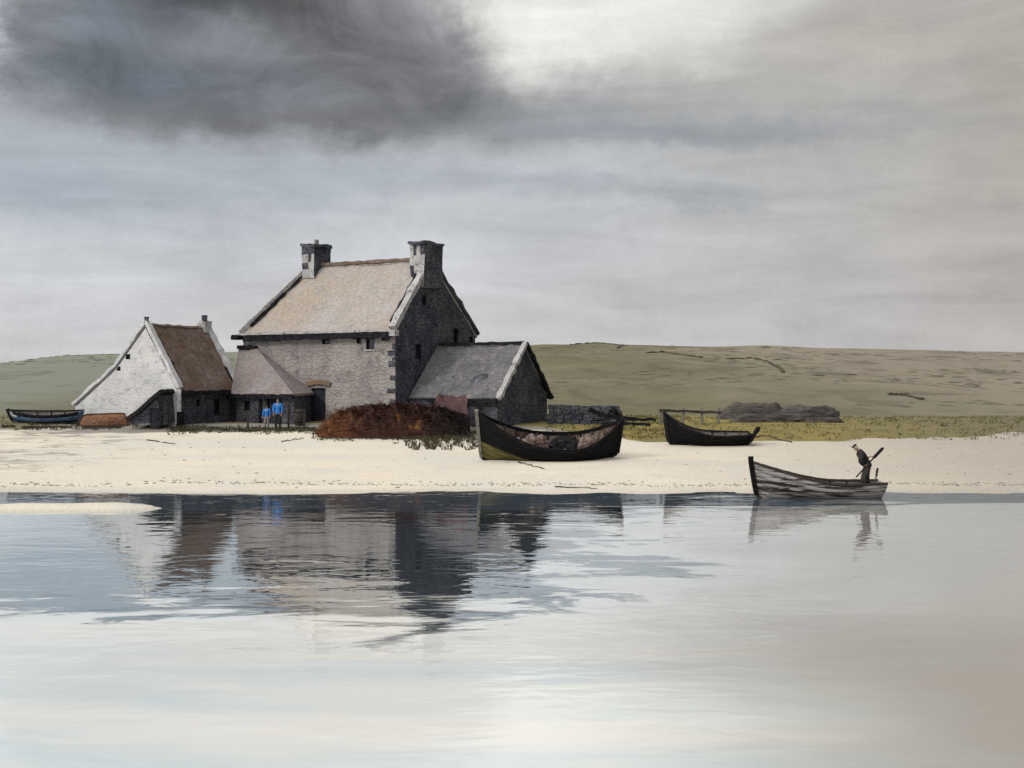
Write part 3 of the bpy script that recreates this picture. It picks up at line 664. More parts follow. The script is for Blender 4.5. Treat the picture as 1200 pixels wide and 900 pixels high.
def person(label, loc, J, coat, legs, headwear, group=None, s=1.0, face=Vector((0, -1, 0)), hat='cap', fat=1.0):
    """J: joint positions in local metres"""
    J = {k: Vector(v)*s for k, v in J.items()}
    root = None; ch = []
    sp_ = [(J['pelvis'], (.13*s, .10*s)), (J['waist'], (.125*s, .095*s)), (J['chest'], (.15*s, .11*s)), (J['neck'], .055*s), (J['head0'], .06*s)]
    ch.append(sp_)
    up = (J['head']-J['neck']).normalized()
    f = (face-up*face.dot(up)).normalized(); sd = f.cross(up)
    for S in 'LR':
        sg = 1 if S == 'L' else -1
        ch.append([(J['chest'], .14*s), (J['sh'+S], .062*s), (J['el'+S], .042*s), (J['wr'+S], .026*s)])
        ch += hand(J['wr'+S], J['hd'+S]-J['wr'+S], f+Vector((0, 0, .3)), .7, s)
        ch.append([(J['pelvis'], .13*s), (J['hip'+S], .088*s), (J['kn'+S], .058*s), (J['an'+S], .038*s), (J['an'+S]+J['toe'+S]*.14*s-Vector((0, 0, .03*s)), .034*s)])
    # head as part of the same figure
    hc = J['head']
    ch.append([(J['neck'], .055*s), (J['head0'], .06*s), (hc-up*.03*s, (.078*s, .085*s)), (hc+up*.05*s, (.08*s, .09*s)), (hc+up*.10*s, .05*s)])
    ch.append([(hc-up*.03*s, .08*s), (hc-up*.015*s+f*.098*s, .013*s)])
    for q in (1, -1): ch.append([(hc-up*.03*s, .08*s), (hc-up*.01*s+sd*q*.085*s, .016*s)])
    body = skinned('person', ch, 'skin', None, 1)
    body.location = loc; tag(body, label, 'person', group)
    # eyes and mouth
    for nm, offs, rr in (('eye', (up*.02+f*.086+sd*.03)*s, .009), ('eye', (up*.02+f*.086-sd*.03)*s, .009), ('mouth', (-up*.055+f*.080)*s, .012)):
        bm = bmesh.new(); bmesh.ops.create_icosphere(bm, subdivisions=1, radius=rr*s, matrix=Matrix.Translation(hc+offs)); obj(nm, bm, 'hair', body)
    cl = [[(lerp(J['pelvis'], J['waist'], -.5), (.165*s, .13*s)), (J['pelvis'], (.155*s, .125*s)), (J['waist'], (.145*s, .115*s)), (J['chest'], (.185*s, .15*s)), (J['neck']+up*.015*s, .088*s)]]
    for S in 'LR': cl.append([(J['chest'], .16*s), (J['sh'+S]+up*.01, .10*s), (J['el'+S], .07*s), (lerp(J['el'+S], J['wr'+S], .9), .042*s)])
    def fx(chs): return [[(p, tuple(q*fat for q in rr) if isinstance(rr, tuple) else rr*fat) for p, rr in c_] for c_ in chs]
    cl = fx(cl); skinned('jacket', cl, coat, body)
    tr = [[(J['waist']*.5+J['pelvis']*.5, (.14*s, .115*s)), (J['pelvis'], (.145*s, .12*s))]]
    for S in 'LR': tr.append([(J['pelvis'], .14*s), (J['hip'+S], .107*s), (J['kn'+S], .078*s), (lerp(J['kn'+S], J['an'+S], .9), .062*s)])
    skinned('trousers', fx(tr), legs, body)
    for S in 'LR':
        skinned('boot', [[(lerp(J['kn'+S], J['an'+S], .75), .058*s), (J['an'+S], .055*s), (J['an'+S]+J['toe'+S]*.17*s-Vector((0, 0, .035*s)), .042*s)]], 'darkcloth', body)
    skinned(hat if hat != 'hair' else 'hair', [[(hc+up*.03*s-f*.03*s, (.095*s, .10*s)), (hc+up*.09*s-f*.01*s, (.095*s, .10*s)), (hc+up*.125*s, .06*s)]] + ([[(hc+up*.09*s-f*.01*s, .095*s), (hc+up*.07*s+f*.13*s, (.05*s, .02*s))]] if hat == 'cap' else [[(hc+up*.03*s-f*.03*s, .095*s), (hc-up*.06*s-f*.05*s, .06*s)]]), headwear, body)
    return body
stand = dict(pelvis=(0, 0, .92), waist=(0, 0, 1.08), chest=(0, 0, 1.32), neck=(0, 0, 1.49), head0=(0, -.01, 1.54), head=(0, -.02, 1.63),
  shL=(.18, 0, 1.42), elL=(.24, .02, 1.14), wrL=(.22, -.08, .90), hdL=(.22, -.11, .82), shR=(-.18, 0, 1.42), elR=(-.25, .02, 1.14), wrR=(-.2, -.1, .92), hdR=(-.19, -.14, .85),
  hipL=(.09, 0, .88), knL=(.11, -.02, .48), anL=(.12, .02, .08), toeL=(.1, -1, 0), hipR=(-.09, 0, .88), knR=(-.10, -.05, .48), anR=(-.11, .02, .08), toeR=(-.1, -1, 0))
G = 'people in blue standing before the low wing'
Yp = 69.8
x = PX(325.5, Yp); person('taller person in a bright blue jacket standing before the dark wing', (x, Yp, gz(x, Yp)), stand, 'bluecloth', 'darkcloth', 'darkcloth', G, 1.04, face=Vector((-.5, -.8, 0)))
Yp = 70.1
st2 = dict(stand); st2['wrR'] = (-.28, -.05, .9); st2['hdR'] = (-.29, -.06, .82)
x = PX(312.5, Yp); person('shorter person in a blue jacket standing left of the taller one', (x, Yp, gz(x, Yp)), st2, 'bluecloth', 'greycloth', 'hair', G, .80, face=Vector((.8, -.5, 0)), hat='hair')
# the boatman: leaning forward to the left over his oar
bx_ = PX(1013, Yb); bz = .15
man = dict(pelvis=(.10, 0, .90), waist=(.05, 0, 1.03), chest=(-.09, 0, 1.24), neck=(-.20, 0, 1.37), head0=(-.235, 0, 1.40), head=(-.27, 0, 1.48),
  shL=(-.12, -.19, 1.30), elL=(-.20, -.27, 1.03), wrL=(-.06, -.19, .90), hdL=(.02, -.17, .92), shR=(-.12, .19, 1.30), elR=(.06, .27, 1.10), wrR=(.17, .10, 1.16), hdR=(.23, .04, 1.20),
  hipL=(.10, -.09, .86), knL=(-.08, -.12, .48), anL=(-.02, -.14, .08), toeL=(-1, -.1, 0), hipR=(.10, .09, .86), knR=(.10, .12, .46), anR=(.26, .14, .08), toeR=(-1, .1, 0))
person('bulky boatman in dark jacket and cap leaning forward over an oar in the rowing boat', (bx_, Yb, bz), man, 'darkcloth', 'darktrousers', 'darkcloth', None, 1.15, face=Vector((-1, -.15, -.25)), fat=1.28)
ob = Vector((bx_, Yb-.14, bz))
oar = thing('oar', 'raised wooden oar with dark blade held by the man in the boat', 'oar', ob)
p0 = Vector((-.36, -.06, .62)); p1 = Vector((.62, .14, 1.62)); od = (p1-p0).normalized()
bm = bmesh.new(); add_beam(bm, seg(p0, p1, 6), .045, .045, .0); obj('shaft', bm, 'brownwood', oar)
bm = bmesh.new(); add_beam(bm, [p1-od*.42, p1-od*.3, p1, p1+od*.1], .06, .24, .01, 2, Vector((0, 1, 0)), .9, .3); obj('blade', bm, 'tar', oar)
# second oar lying in the boat, rising over the stern
ob2 = Vector((PX(1018, Yb), Yb, .42)); oar2 = thing('oar', 'short oar resting upright inside the boat behind the man', 'oar', ob2)
bm = bmesh.new(); add_beam(bm, seg((.22, .1, -.1), (.34, .1, .55), 4), .04, .04); obj('shaft', bm, 'greywood', oar2)
bm = bmesh.new(); add_beam(bm, seg((.31, .1, .36), (.36, .1, .66), 3), .04, .13, .01, 1, Vector((0, 1, 0)), 1, .3); obj('blade', bm, 'brownwood', oar2)

# ---------------------------------------------------------------- heap, rocks, clutter
def heap(name, label, cat, x0, x1, yc, depth, prof_, mats, seed, blades=0):
    base_ = Vector(((x0+x1)/2, yc, gz((x0+x1)/2, yc))); bm = bmesh.new(); nx_, ny_ = 90, 36; g = []
    for j in range(ny_+1):
        r = []
        for i in range(nx_+1):
            u, v = i/nx_, j/ny_*2-1
            x = lerp(x0, x1, u); h = table(prof_, u)*max(0, 1-abs(v)**2.4)**.75
            y = yc+v*depth/2*(.6+.4*math.sin(math.pi*max(.04, min(.96, u)))**.5)
            l = noise.fractal(Vector((x*1.2, y*1.2, seed)), 1, 2, 4)*.28+abs(nz(x*2.6, y*2.6, seed))*.3
            z = gz(x, y)-.12+h*(1+l*.55)+l*.18
            r.append(bm.verts.new(Vector((x+nz(x*3, y*3, 5)*.1, y, z))-base_))
        g.append(r)
    for j in range(ny_):
        for i in range(nx_): bm.faces.new((g[j][i], g[j][i+1], g[j+1][i+1], g[j+1][i]))
    for _ in range(blades):
        j = random.randrange(ny_); i = random.randrange(nx_); p = g[j][i].co.copy(); a = random.uniform(0, 6.28); l = random.uniform(.15, .55)
        d = Vector((math.cos(a), math.sin(a), random.uniform(-.2, .5))).normalized()*l; w = d.cross(UP).normalized()*.018; w.z += .012
        bm.faces.new([bm.verts.new(q) for q in (p-w, p+w, p+w+d, p-w+d+UP*.03)])
    me = bpy.data.meshes.new(name); bm.to_mesh(me); bm.free(); o = obj(name, me, mats); o.location = base_
    return tag(o, label, cat)
m, t, b = newmat('bracken')
tc = t.new('ShaderNodeTexCoord').outputs['Object']; q = t.sep(tc); n1 = t.noise(tc, .9, 5, .6, .6); n2 = t.noise(tc, 3.2, 6, .65)
c = t.mix(t.rng(t.m('ADD', q[0], t.m('MULTIPLY', n1, 2.4)), -3.4, .2), (.17, .066, .022), (.045, .017, .012))
c = t.mix(t.rng(n2, .5, .66), c, (.03, .016, .012)); c = t.mix(t.rng(n1, .60, .68), c, (.25, .115, .03))
c = t.mix(t.rng(t.m('ADD', q[0], n2), 1.4, 3.6), c, (.02, .012, .012))
t.put(b.inputs['Base Color'], c); b.inputs['Roughness'].default_value = .9; t.put(b.inputs['Normal'], t.bump(n2, .8, .12)); M['bracken'] = m
Yh = 67.6
heap('bracken_heap', 'long rust-red heap of bracken in front of the tall house', 'heap', PX(376, Yh), PX(549, Yh), Yh, 3.6,
     [(0, .4), (.07, .95), (.14, 1.3), (.25, 1.5), (.4, 1.62), (.6, 1.62), (.8, 1.42), (.95, 1.1), (1, .8)], 'bracken', 3, 5200)
def rock(px, py, Y, sx, sy, sz, seed, label, mat='rock', name='rock', cat='rock', group=None):
    bm = bmesh.new(); bmesh.ops.create_icosphere(bm, subdivisions=4, radius=1)
    for v in bm.verts:
        p = v.co.copy(); k = 1+.22*nz(p.x*1.3+seed, p.y*1.3, p.z*1.3)+.12*nz(p.x*3.5, p.y*3.5+seed, p.z*3.5)
        p.z = max(-.5, min(.72+.12*nz(p.x*2+seed, p.y*2), p.z)); v.co = Vector((p.x*sx*k, p.y*sy*k, p.z*sz*k+.06*math.sin(p.z*11+seed)))
    o = obj(name, bm, mat); x = PX(px, Y); o.location = (x, Y, gz(x, Y)+(0 if py is None else zpy(py, Y)-gz(x, Y)))
    return tag(o, label, cat, group)
GR = 'rocks on the grass beyond the second boat'
rock(882, None, 77.5, 2.1, 1.3, 1.35, 1.5, 'long flat-topped dark rock, biggest of the outcrop behind the second boat', group=GR)
rock(946, None, 77.0, 1.9, 1.1, 1.15, 4.2, 'dark rounded rock at the right end of the outcrop on the grass', group=GR)
rock(912, None, 74.6, 2.5, .7, .55, 6.6, 'low slab of rock lying in front of the outcrop', group=GR)
rock(963, None, 74.3, 1.2, .5, .38, 8.1, 'small low rock at the front right foot of the outcrop', group=GR)

# dark dry-stone wall right of the annexe
def drywall(p0, p1, h, th, label, rows, seed, mat='wall_dark', name='stone_wall', size=.55):
    p0 = Vector(p0); p1 = Vector(p1); base_ = p0.copy(); d = (p1-p0); L = Vector((d.x, d.y, 0)).length; d = Vector((d.x, d.y, 0)).normalized(); n = Vector((-d.y, d.x, 0))
    rnd = random.Random(seed); bm = bmesh.new(); 
    for r in range(rows):
        x = rnd.uniform(0, .2)
        while x < L:
            w = rnd.uniform(.6, 1.4)*size; hh = h/rows; pp = p0+d*(x+w/2); z = gz(pp.x, pp.y)-.05+hh*(r+.5)
            if r < rows-1 or rnd.random() < .75:
                add_box(bm, Vector((pp.x, pp.y, z))-base_+n*rnd.uniform(-.04, .04), d*(w/2-.015), n*(th/2*rnd.uniform(.85, 1.1)), UP*(hh/2*rnd.uniform(.9, 1.02)))
            x += w
    bmesh.ops.bevel(bm, geom=bm.edges[:], offset=.03, segments=1, affect='EDGES'); wobble(bm, .07, 2.2, seed)
    o = obj(name, bm, mat); o.location = base_; return tag(o, label, 'wall')
Yw = 72.5
drywall((PX(640, Yw), Yw, 1.8), (PX(722, Yw), Yw, 1.8), 1.15, .6, 'dark dry stone wall running right from the pointed annexe', 4, 3)
GL = 'dark timbers strewn between the boats'
rn = random.Random(5)
for k, (xa, ya, xb, yb, Y, w, lab) in enumerate(((700, 486, 744, 492, 69.5, .24, 'longest dark timber lying right of the stone wall'), (722, 490, 768, 492, 68.6, .2, 'dark timber nearest the second boat, lying level'),
        (716, 479, 732, 492, 70.5, .26, 'short thick timber leaning at the end of the stone wall'), (705, 497, 762, 497, 66.6, .2, 'thin timber lying nearest the sand behind the big boat'), (690, 480, 716, 489, 71.0, .26, 'timber propped against the stone wall'))):
    a, b2 = W(xa, ya, Y), W(xb, yb, Y+.4); bs = (a+b2)/2
    o = beam('timber', seg(a, b2, 7), w, w*.9, 'black', None, bs, .09, k, .45, .8); o.location = bs; tag(o, lab, 'timber', GL)
# fence rail beyond second boat
fb = Vector((PX(800, 72), 72, 1.8)); fe = thing('rail_fence', 'low broken rail fence running from the second boat to the rocks', 'fence', fb)
for k, px in enumerate((774, 800, 822, 842)):
    x = PX(px, 72)-fb.x; beam('post', seg((x, 0, -.2), (x+.05, 0, .98), 4), .12, .12, 'greywood', fe, Vector(), .03, k)
beam('rail', seg((PX(772, 72)-fb.x, -.08, .86), (PX(846, 72)-fb.x, -.08, .74), 10), .09, .14, 'brownwood', fe, Vector(), .06, 3, .5)
# leaning plank / rudder next to second boat
a, b2 = W(877, 519, 63.2), W(889, 501, 63.4); bs = a.copy()
o = beam('rudder', seg(a-UP*.05, b2, 5), .12, .36, 'tar', None, bs, .04, 4, .5, 1.25, Vector((0, 1, 0))); o.location = bs; tag(o, 'broad black rudder board leaning at the stern of the second boat', 'rudder')
# mooring rope
pts = [W(px, py, Y) for px, py, Y in ((868, 504, 64.0), (880, 498, 66), (893, 497, 67), (905, 499, 66.5), (913, 505, 65.2), (928, 508, 64.4))]
pts = [Vector((p.x, p.y, gz(p.x, p.y)+.03)) for p in pts]
bm = bmesh.new(); add_beam(bm, [p-pts[0] for p in pts], .07, .06, .0); o = obj('mooring_rope', bm, 'rope'); o.location = pts[0]; tag(o, 'thin dark rope curving over the grass from the second boat', 'rope')
# maroon tarpaulin over a stack between heap and annexe
Yt = 69.2; x0, x1 = PX(512, Yt), PX(548, Yt); bs = Vector(((x0+x1)/2, Yt, 1.6)); tp = thing('covered_stack', 'maroon tarpaulin over a stack between the rust heap and the annexe', 'stack', bs)
q = (W(508, 476, Yt-.5), W(548, 484, Yt-.5), W(546, 463, Yt+.9), W(512, 461, Yt+.9))
obj('tarpaulin', grid_slab(q, .1, 14, 10, .16, 7, bs), 'tarp', tp)
bm = bmesh.new(); add_box(bm, Vector((0, .1, .38)), Vector((.85, 0, 0)), Vector((0, .45, 0)), UP*.62); bmesh.ops.subdivide_edges(bm, edges=bm.edges[:], cuts=3, use_grid_fill=True); wobble(bm, .1, 2, 1); obj('stack', bm, 'greywood', tp)
# posts near the door, barrel
for k, (px, py0, py1, lab) in enumerate(((338, 506, 471, 'thin dark post standing right of the two people in blue'), (356, 503, 480, 'short thin post just left of the farmhouse door'), (290, 505, 482, 'thin post left of the two people in blue'), (640, 0, 0, ''))):
    if not lab: continue
    Y = 70.2; x = PX(px, Y); z0 = gz(x, Y); o = beam('post', seg((0, 0, -.2), (.05, 0, zpy(py1, Y)-z0), 6), .10, .10, 'brownwood', None, Vector(), .03, k, .3); o.location = (x, Y, z0); tag(o, lab, 'post', 'posts in the farmyard')
Y = 71.6; x = PX(352, Y); rt = thing('barrel', 'small dark barrel standing left of the farmhouse door', 'barrel', (x, Y, gz(x, Y)))
bm = bmesh.new(); rr = []
for i in range(9):
    z = i/8*.95; r = .27+.08*math.sin(math.pi*i/8); rr.append([bm.verts.new((r*math.cos(a*math.pi/8), r*math.sin(a*math.pi/8), z)) for a in range(16)])
for r0, r1 in zip(rr, rr[1:]):
    for k in range(16): bm.faces.new((r0[k], r0[(k+1) % 16], r1[(k+1) % 16], r1[k]))
bm.faces.new(rr[0]); bm.faces.new(rr[-1]); obj('staves', bm, 'brownwood', rt)
for z in (.2, .75):
    bm = bmesh.new(); r = .27+.08*math.sin(math.pi*z/.95)+.008; a_ = []; 
    for zz_ in (z-.03, z+.03): a_.append([bm.verts.new((r*math.cos(a*math.pi/12), r*math.sin(a*math.pi/12), zz_)) for a in range(24)])
    for k in range(24): bm.faces.new((a_[0][k], a_[0][(k+1) % 24], a_[1][(k+1) % 24], a_[1][k]))
    obj('hoop', bm, 'black', rt)
# logs on the grass far left
for k, (xa, ya, xb, yb, Y, w, mt, lab) in enumerate(((26, 486, 84, 492, 70.2, .16, 'brownwood', 'long thin log lying in front of the blue boat'), (98, 490, 142, 486, 70.2, .2, 'brownwood', 'dark log lying in front of the upturned dinghy'), (2, 490, 18, 490, 70.5, .14, 'brownwood', 'short log at the far left edge of the grass'))):
    a, b2 = W(xa, ya, Y), W(xb, yb, Y); 
    for p in (a, b2): p.z = gz(p.x, p.y)+.08
    bs = (a+b2)/2; o = beam('log', seg(a, b2, 9), w, w, mt, None, bs, .06, k+2, .4, .7); o.location = bs; tag(o, lab, 'log', 'logs on the grass at the left')
# driftwood sticks on the sand
for k, (xa, ya, xb, yb, w, lab) in enumerate(((607, 542, 638, 550, .045, 'thin driftwood stick on the sand below the big black boat'), (172, 516, 206, 521, .05, 'thin driftwood stick on the sand below the white cottage'), (650, 571, 700, 573, .04, 'driftwood stick beside the water below the big boat'), (330, 518, 356, 514, .05, 'driftwood stick on the sand below the people in blue'))):
    def gp(px, py):
        Y = 70.
        for _ in range(40):
            z = gz(PX(px, Y), Y); Y = lerp(Y, (CZ-z)*F/(py-450), .3)
        return Vector((PX(px, Y), Y, gz(PX(px, Y), Y)+.03))
    a, b2 = gp(xa, ya), gp(xb, yb); bs = (a+b2)/2
    o = beam('driftwood', seg(a, b2, 8), w, w, 'brownwood', None, bs, .08, k+6, .5, .6); o.location = bs; tag(o, lab, 'driftwood', 'driftwood sticks on the sand')

# low turf dykes high on the moor
def hillp(px, py):
    lo = 92.; best = None
    Y = 95.
    while Y < 250:
        x = PX(px, Y)
        if 450-(gz(x, Y)-CZ)*F/Y <= py: break
        Y += .5
    return Vector((PX(px, Y), Y, gz(PX(px, Y), Y)))
for k, (pl, lab) in enumerate((([(668, 404), (700, 402), (730, 405), (722, 409)], 'faint dark dyke on the skyline of the moor just right of the annexe'),
     ([(758, 414), (780, 413), (806, 417), (824, 420)], 'faint dark dyke on the upper moor above the second boat'),
     ([(852, 421), (880, 420), (900, 424), (914, 432), (918, 439)], 'curved dark dyke on the upper moor above the rocks'),
     ([(1040, 463), (1062, 464), (1084, 470)], 'short faint dyke low on the moor at the right'))):
    pts = []
    P_ = [hillp(*q) for q in pl]
    for a, b2 in zip(P_, P_[1:]):
        for i in range(8):
            p = a.lerp(b2, i/8); p.z = gz(p.x, p.y)+.04; pts.append(p)
    o = beam('turf_dyke', pts, .30, .26, 'grass', None, pts[0], .12, k, 1.3); o.location = pts[0]; tag(o, lab, 'dyke', 'low dykes on the moor')

# rough grass tufts
bm = bmesh.new(); rn = random.Random(11)
def tuft(x, y, hgt_, n=12, spread=.3):
    z = gz(x, y)
    mi = 1 if (x > 6 or x < -28 or y > 74) and rn.random() < .93 else 0
    for _ in range(n):
        a = rn.uniform(0, 6.28); r = rn.uniform(0, spread); p = Vector((x+r*math.cos(a), y+r*math.sin(a), z-.02)); l = hgt_*rn.uniform(.5, 1.1)
        d = Vector((math.cos(a)*rn.uniform(.1, .8), math.sin(a)*.5, 1)).normalized()*l; w = Vector((rn.uniform(.012, .03), rn.uniform(-.01, .01), 0))
        mid = p+d*.55; tip = p+d+Vector((d.x*.6, d.y*.6, -.15*l))
        va = [bm.verts.new(q) for q in (p-w, p+w, mid+w*.7, mid-w*.7)]; f1 = bm.faces.new(va); tv = bm.verts.new(tip); f2 = bm.faces.new((va[3], va[2], tv)); f1.material_index = f2.material_index = mi
for _ in range(900):                                      # foot of the heap and buildings
    px = rn.uniform(200, 560); Y = rn.gauss(67.4, 1.1) if px > 370 else rn.gauss(69.6, .6); tuft(PX(px, Y), Y, .22, 7)
for _ in range(60):
    px = rn.uniform(475, 560); Y = rn.uniform(61.5, 65.5); tuft(PX(px, Y), Y, .5, 9, .15)
for _ in range(800):
    px = rn.uniform(740, 1250); Y = rn.uniform(65.5, 82); tuft(PX(px, Y), Y, .2, 5)
for _ in range(900):
    px = rn.uniform(-40, 200); Y = rn.uniform(69.5, 84); tuft(PX(px, Y), Y, .2, 5)
for _ in range(500):
    px = rn.uniform(640, 800); Y = rn.uniform(66, 84); tuft(PX(px, Y), Y, .22, 5)
o = obj('grass', bm, ('grass', 'grass_pale')); o['kind'] = 'stuff'; tag(o, 'dark tufts of rough grass along the top of the beach', 'grass')

bm = bmesh.new()
for _ in range(1700):
    Y = rn.uniform(96, 246); x = PX(rn.uniform(-80, 1280), Y)
    if nz(x*.035, Y*.03, 7) < -.02: continue
    z = gz(x, Y); rr = rn.uniform(.5, 1.6); hh = rn.uniform(.06, .16); n = 7; top = bm.verts.new((x, Y, z+hh)); a0 = rn.random()
    ring = [bm.verts.new((x+rr*rn.uniform(.6, 1.2)*math.cos(a0+6.283*k/n), Y+rr*rn.uniform(.6, 1.2)*math.sin(a0+6.283*k/n), z-.06)) for k in range(n)]
    for k in range(n): bm.faces.new((ring[k], ring[(k+1) % n], top))
M['heather'] = wash('heather', (.125, .115, .07), (.10, .09, .062), (.17, .15, .10), .08, .05)
o = obj('heather', bm, 'heather', smooth=True); o['kind'] = 'stuff'; tag(o, 'low clumps of heather scattered over the moor', 'heather')
bm = bmesh.new()
for _ in range(700):
    px = rn.uniform(-60, 1260); Y = 49.6+.9*nz(px*.012, 1)+abs(rn.gauss(0, .5)) if rn.random() < .8 else rn.uniform(48.5, 68)
    x = PX(px, Y); z = gz(x, Y); l = rn.uniform(.02, .06)
    bmesh.ops.create_icosphere(bm, subdivisions=1, radius=1, matrix=Matrix.Translation((x, Y, z+.01)) @ Matrix.Rotation(rn.uniform(0, 3), 4, 'Z') @ Matrix.Diagonal((l*rn.uniform(1, 2.4), l, l*.4, 1)))
M['wrack'] = wash('wrack', (.26, .23, .19), (.34, .30, .25), (.16, .14, .11), .9, .02)
o = obj('wrack_and_pebbles', bm, 'wrack'); o['kind'] = 'stuff'; tag(o, 'broken line of weed and pebbles along the beach', 'wrack')

# ---------------------------------------------------------------- sky and light
SUN = Vector((-.78, -.46, .58)).normalized()
el = math.asin(SUN.z); azm = math.atan2(SUN.x, SUN.y)
w = bpy.data.worlds.new('World'); sc.world = w; w.use_nodes = True; w.node_tree.nodes.clear(); t = NT(w.node_tree)
out = t.new('ShaderNodeOutputWorld')
tc = t.new('ShaderNodeTexCoord').outputs['Generated']
D = t.sep(tc)
hor = t.m('SQRT', t.m('ADD', t.m('MULTIPLY', D[0], D[0]), t.m('MULTIPLY', D[1], D[1])))
az = t.m('MULTIPLY', t.m('ARCTAN2', D[0], D[1]), 180/math.pi)          # degrees right of the view
ele = t.m('MULTIPLY', t.m('ARCTAN2', D[2], hor), 180/math.pi)
nv = t.scale(tc, (3, 3, 7)); a1 = t.noise(nv, 1.3, 7, .62, .5); a2 = t.noise(t.scale(tc, (3, 3, 7), (5, 2, 1)), 1.5, 7, .62, .5)
b1 = t.noise(tc, 22, 5, .6); b2_ = t.noise(t.scale(tc, (1, 1, 1), (3, 3, 3)), 22, 5, .6)
def wig(n, n2, k, k2): return t.m('ADD', t.m('MULTIPLY', t.m('SUBTRACT', n, .5), k), t.m('MULTIPLY', t.m('SUBTRACT', n2, .5), k2))
AZ = t.m('ADD', az, wig(a1, b1, 6.5, 2.6)); EL = t.m('ADD', ele, wig(a2, b2_, 3.4, 2.0))
def lin(c): return tuple(((v/255)/12.92 if v/255 <= .04045 else ((v/255+.055)/1.055)**2.4) for v in c)
def A_(px): return math.degrees(math.atan((px-600)/F))
def E_(py): return math.degrees(math.atan((450-py)/F))
cr = t.new('ShaderNodeValToRGB'); t.put(cr.inputs[0], t.rng(EL, 0, 90, 0, 1, False)); el_ = cr.color_ramp.elements
ramp = [(-0.0, (208, 207, 207)), (E_(400)/90, (208, 208, 210)), (E_(300)/90, (203, 206, 211)), (E_(200)/90, (190, 195, 201)), (E_(100)/90, (176, 178, 180)), (E_(0)/90, (180, 180, 180)), (.32, (215, 215, 214)), (.5, (250, 250, 248)), (1, (255, 255, 254))]
while len(el_) < len(ramp): el_.new(1)
for e, (p, c) in zip(el_, ramp): e.position = max(0, p); e.color = (*lin(c), 1)
c = cr.outputs[0]
def blob(c, px, py, rx, ry, rgb, op=1.0, hard=1.0, tilt=0.0):
    """cloud mass centred at a direction, radii in the same units"""
    dx = t.m('DIVIDE', t.m('SUBTRACT', AZ, A_(px)), rx/F*57.3); dy0 = t.m('SUBTRACT', EL, E_(py))
    if tilt: dy0 = t.m('ADD', dy0, t.m('MULTIPLY', t.m('SUBTRACT', AZ, A_(px)), tilt))
    dy = t.m('DIVIDE', dy0, ry/F*57.3)
    r2 = t.m('ADD', t.m('MULTIPLY', dx, dx), t.m('MULTIPLY', dy, dy))
    g = t.m('EXPONENT', t.m('MULTIPLY', t.m('POWER', r2, hard), -1)); 
    return t.mix(t.m('MULTIPLY', g, op), c, lin(rgb))
BL_ = [(1080, 250, 330, 260, (184, 181, 178), .8, 1, 0), (1250, 120, 160, 330, (182, 176, 167), .8, 1, 0), (1000, 60, 190, 80, (184, 180, 173), .9, 1, 0),
  (1180, 330, 200, 90, (176, 171, 168), .5, 1, 0), (800, 350, 330, 60, (190, 189, 192), .6, 1, 0),
  (60, 230, 170, 50, (158, 168, 180), .75, 1, 0), (640, 215, 220, 14, (168, 174, 182), .6, 1, 0), (800, 225, 120, 13, (160, 165, 170), .6, 1, 0), (300, 205, 260, 40, (174, 182, 189), .6, 1, 0),
  (790, 60, 120, 35, (214, 211, 205), .6, 1, 0), (-20, 60, 42, 60, (222, 226, 232), .95, 1.5, 0),
  (430, 130, 330, 34, (128, 132, 138), .75, 1.2, .0), (780, 148, 290, 16, (150, 154, 161), .8, 1.3, .03), (650, 95, 70, 26, (165, 165, 167), .7, 1, 0),
  (290, 55, 290, 108, (112, 114, 119), 1, 3.0, 0), (450, 60, 120, 80, (118, 118, 121), .8, 1.6, 0), (150, 110, 150, 50, (104, 112, 124), .6, 1, 0), (130, 40, 70, 30, (128, 136, 148), .5, 1, 0), (320, 150, 190, 15, (112, 110, 110), .6, 1, 0),
  (400, 50, 90, 40, (108, 108, 110), .5, 1, 0), (235, -5, 100, 40, (58, 58, 59), .95, 1, 0), (130, 95, 90, 30, (92, 96, 104), .6, 1, 0), (480, 110, 90, 40, (106, 107, 111), .6, 1, 0), (350, 18, 50, 16, (78, 76, 74), .6, 1, 0), (290, 60, 45, 25, (140, 143, 148), .5, 1, 0), (740, -30, 200, 90, (240, 238, 233), .95, 2.0, 0), (650, 15, 100, 72, (243, 241, 236), 1, 2.2, 0), (-22, 70, 40, 55, (216, 221, 228), .95, 2, 0)]
for q in BL_: c = blob(c, *q)
bil = t.noise(t.scale(tc, (1, 1, 1.5), (2, 7, 3)), 7.5, 7, .68, 1.4)
hi_ = t.m('MULTIPLY', t.rng(EL, E_(185), E_(110)), t.rng(AZ, A_(640), A_(500)))
gm = t.new('ShaderNodeVectorMath', operation='SCALE'); t.put(gm.inputs[0], c); t.put(gm.inputs[3], t.m('ADD', 1, t.m('MULTIPLY', hi_, t.rng(bil, .3, .7, -.32, .48, False)))); c = gm.outputs[0]
wis = t.noise(t.scale(tc, (4, 4, 26)), 1.6, 6, .6, .8); pat = t.noise(tc, 10, 6, .62, .4); gra = t.noise(tc, 420, 2, .6)
vv = t.m('ADD', t.m('ADD', t.m('MULTIPLY', t.m('SUBTRACT', wis, .5), .5), t.m('MULTIPLY', t.m('SUBTRACT', pat, .5), .42)), t.m('MULTIPLY', t.m('SUBTRACT', gra, .5), .12))
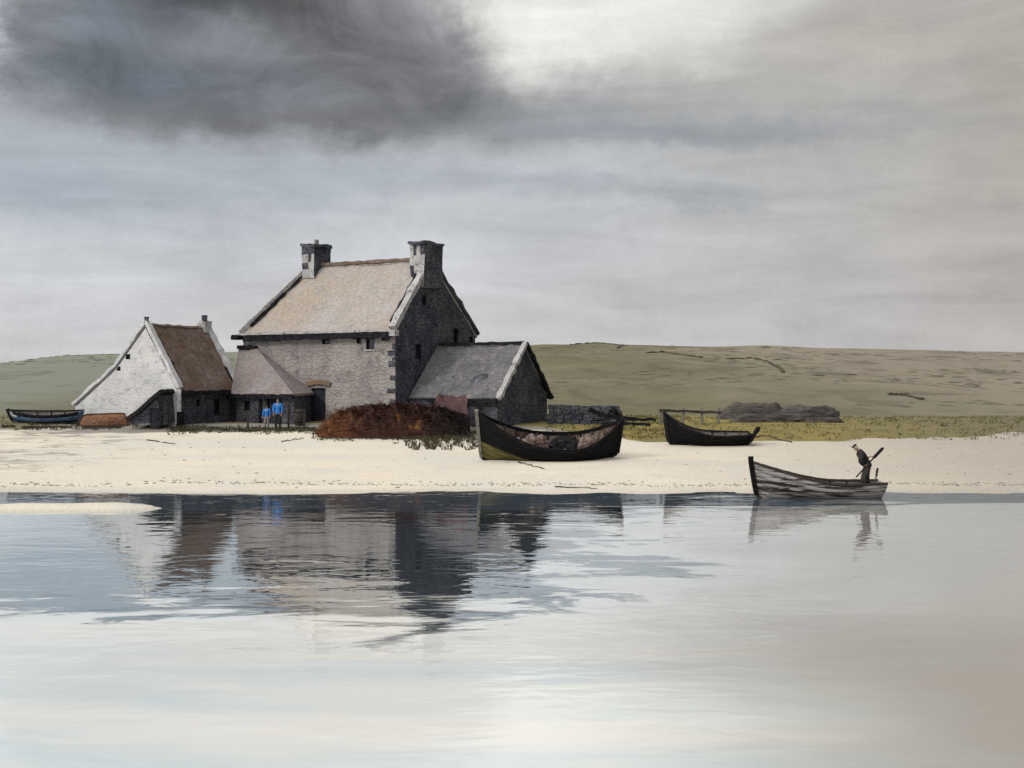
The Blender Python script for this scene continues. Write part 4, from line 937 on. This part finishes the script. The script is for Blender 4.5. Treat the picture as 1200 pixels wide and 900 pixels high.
gm = t.new('ShaderNodeVectorMath', operation='SCALE'); t.put(gm.inputs[0], c); t.put(gm.inputs[3], t.m('ADD', vv, 1.0)); c = gm.outputs[0]
# sky out of view brightened left, behind and overhead, darkened right, to shape the lighting
side = t.m('ADD', t.m('MULTIPLY', D[0], .8), t.m('MULTIPLY', D[1], .35))
outv = t.rng(D[1], .86, .3)                               # only beyond the sides of the view
br_ = t.m('MULTIPLY', t.rng(side, -.7, .8, 1.7, .22), t.rng(ele, 20, 65, 1, 1.35))
gm = t.new('ShaderNodeVectorMath', operation='SCALE'); t.put(gm.inputs[0], c); t.put(gm.inputs[3], t.m('ADD', t.m('MULTIPLY', t.m('SUBTRACT', br_, 1), outv), 1)); c = gm.outputs[0]
sky = t.new('ShaderNodeTexSky', sky_type='NISHITA'); sky.sun_disc = False; sky.sun_elevation = el; sky.sun_rotation = azm; sky.air_density = 1.5; sky.dust_density = 4
bgs = t.new('ShaderNodeBackground'); t.put(bgs.inputs[0], sky.outputs[0]); bgs.inputs[1].default_value = .08
bgc = t.new('ShaderNodeBackground'); t.put(bgc.inputs[0], c); bgc.inputs[1].default_value = 1.0
mx = t.new('ShaderNodeMixShader'); mx.inputs[0].default_value = .95; t.l.new(bgs.outputs[0], mx.inputs[1]); t.l.new(bgc.outputs[0], mx.inputs[2]); t.l.new(mx.outputs[0], out.inputs[0])
ld = bpy.data.lights.new('sun', 'SUN'); ld.energy = 1.5; ld.angle = R(14); ld.color = (1, .96, .90)
lo_ = bpy.data.objects.new('sun', ld); col.objects.link(lo_); lo_.rotation_euler = SUN.to_track_quat('Z', 'Y').to_euler()

# ---------------------------------------------------------------- camera
cd = bpy.data.cameras.new('camera'); cd.sensor_width = 36; cd.lens = 36*F/1200; cd.clip_end = 8000; cd.clip_start = .1
cam = bpy.data.objects.new('camera', cd); col.objects.link(cam); cam.location = (0, 0, CZ); cam.rotation_euler = (R(90), 0, 0); sc.camera = cam
sc.view_settings.view_transform = 'Standard'; sc.view_settings.look = 'None'; sc.view_settings.exposure = 0; sc.view_settings.gamma = 1
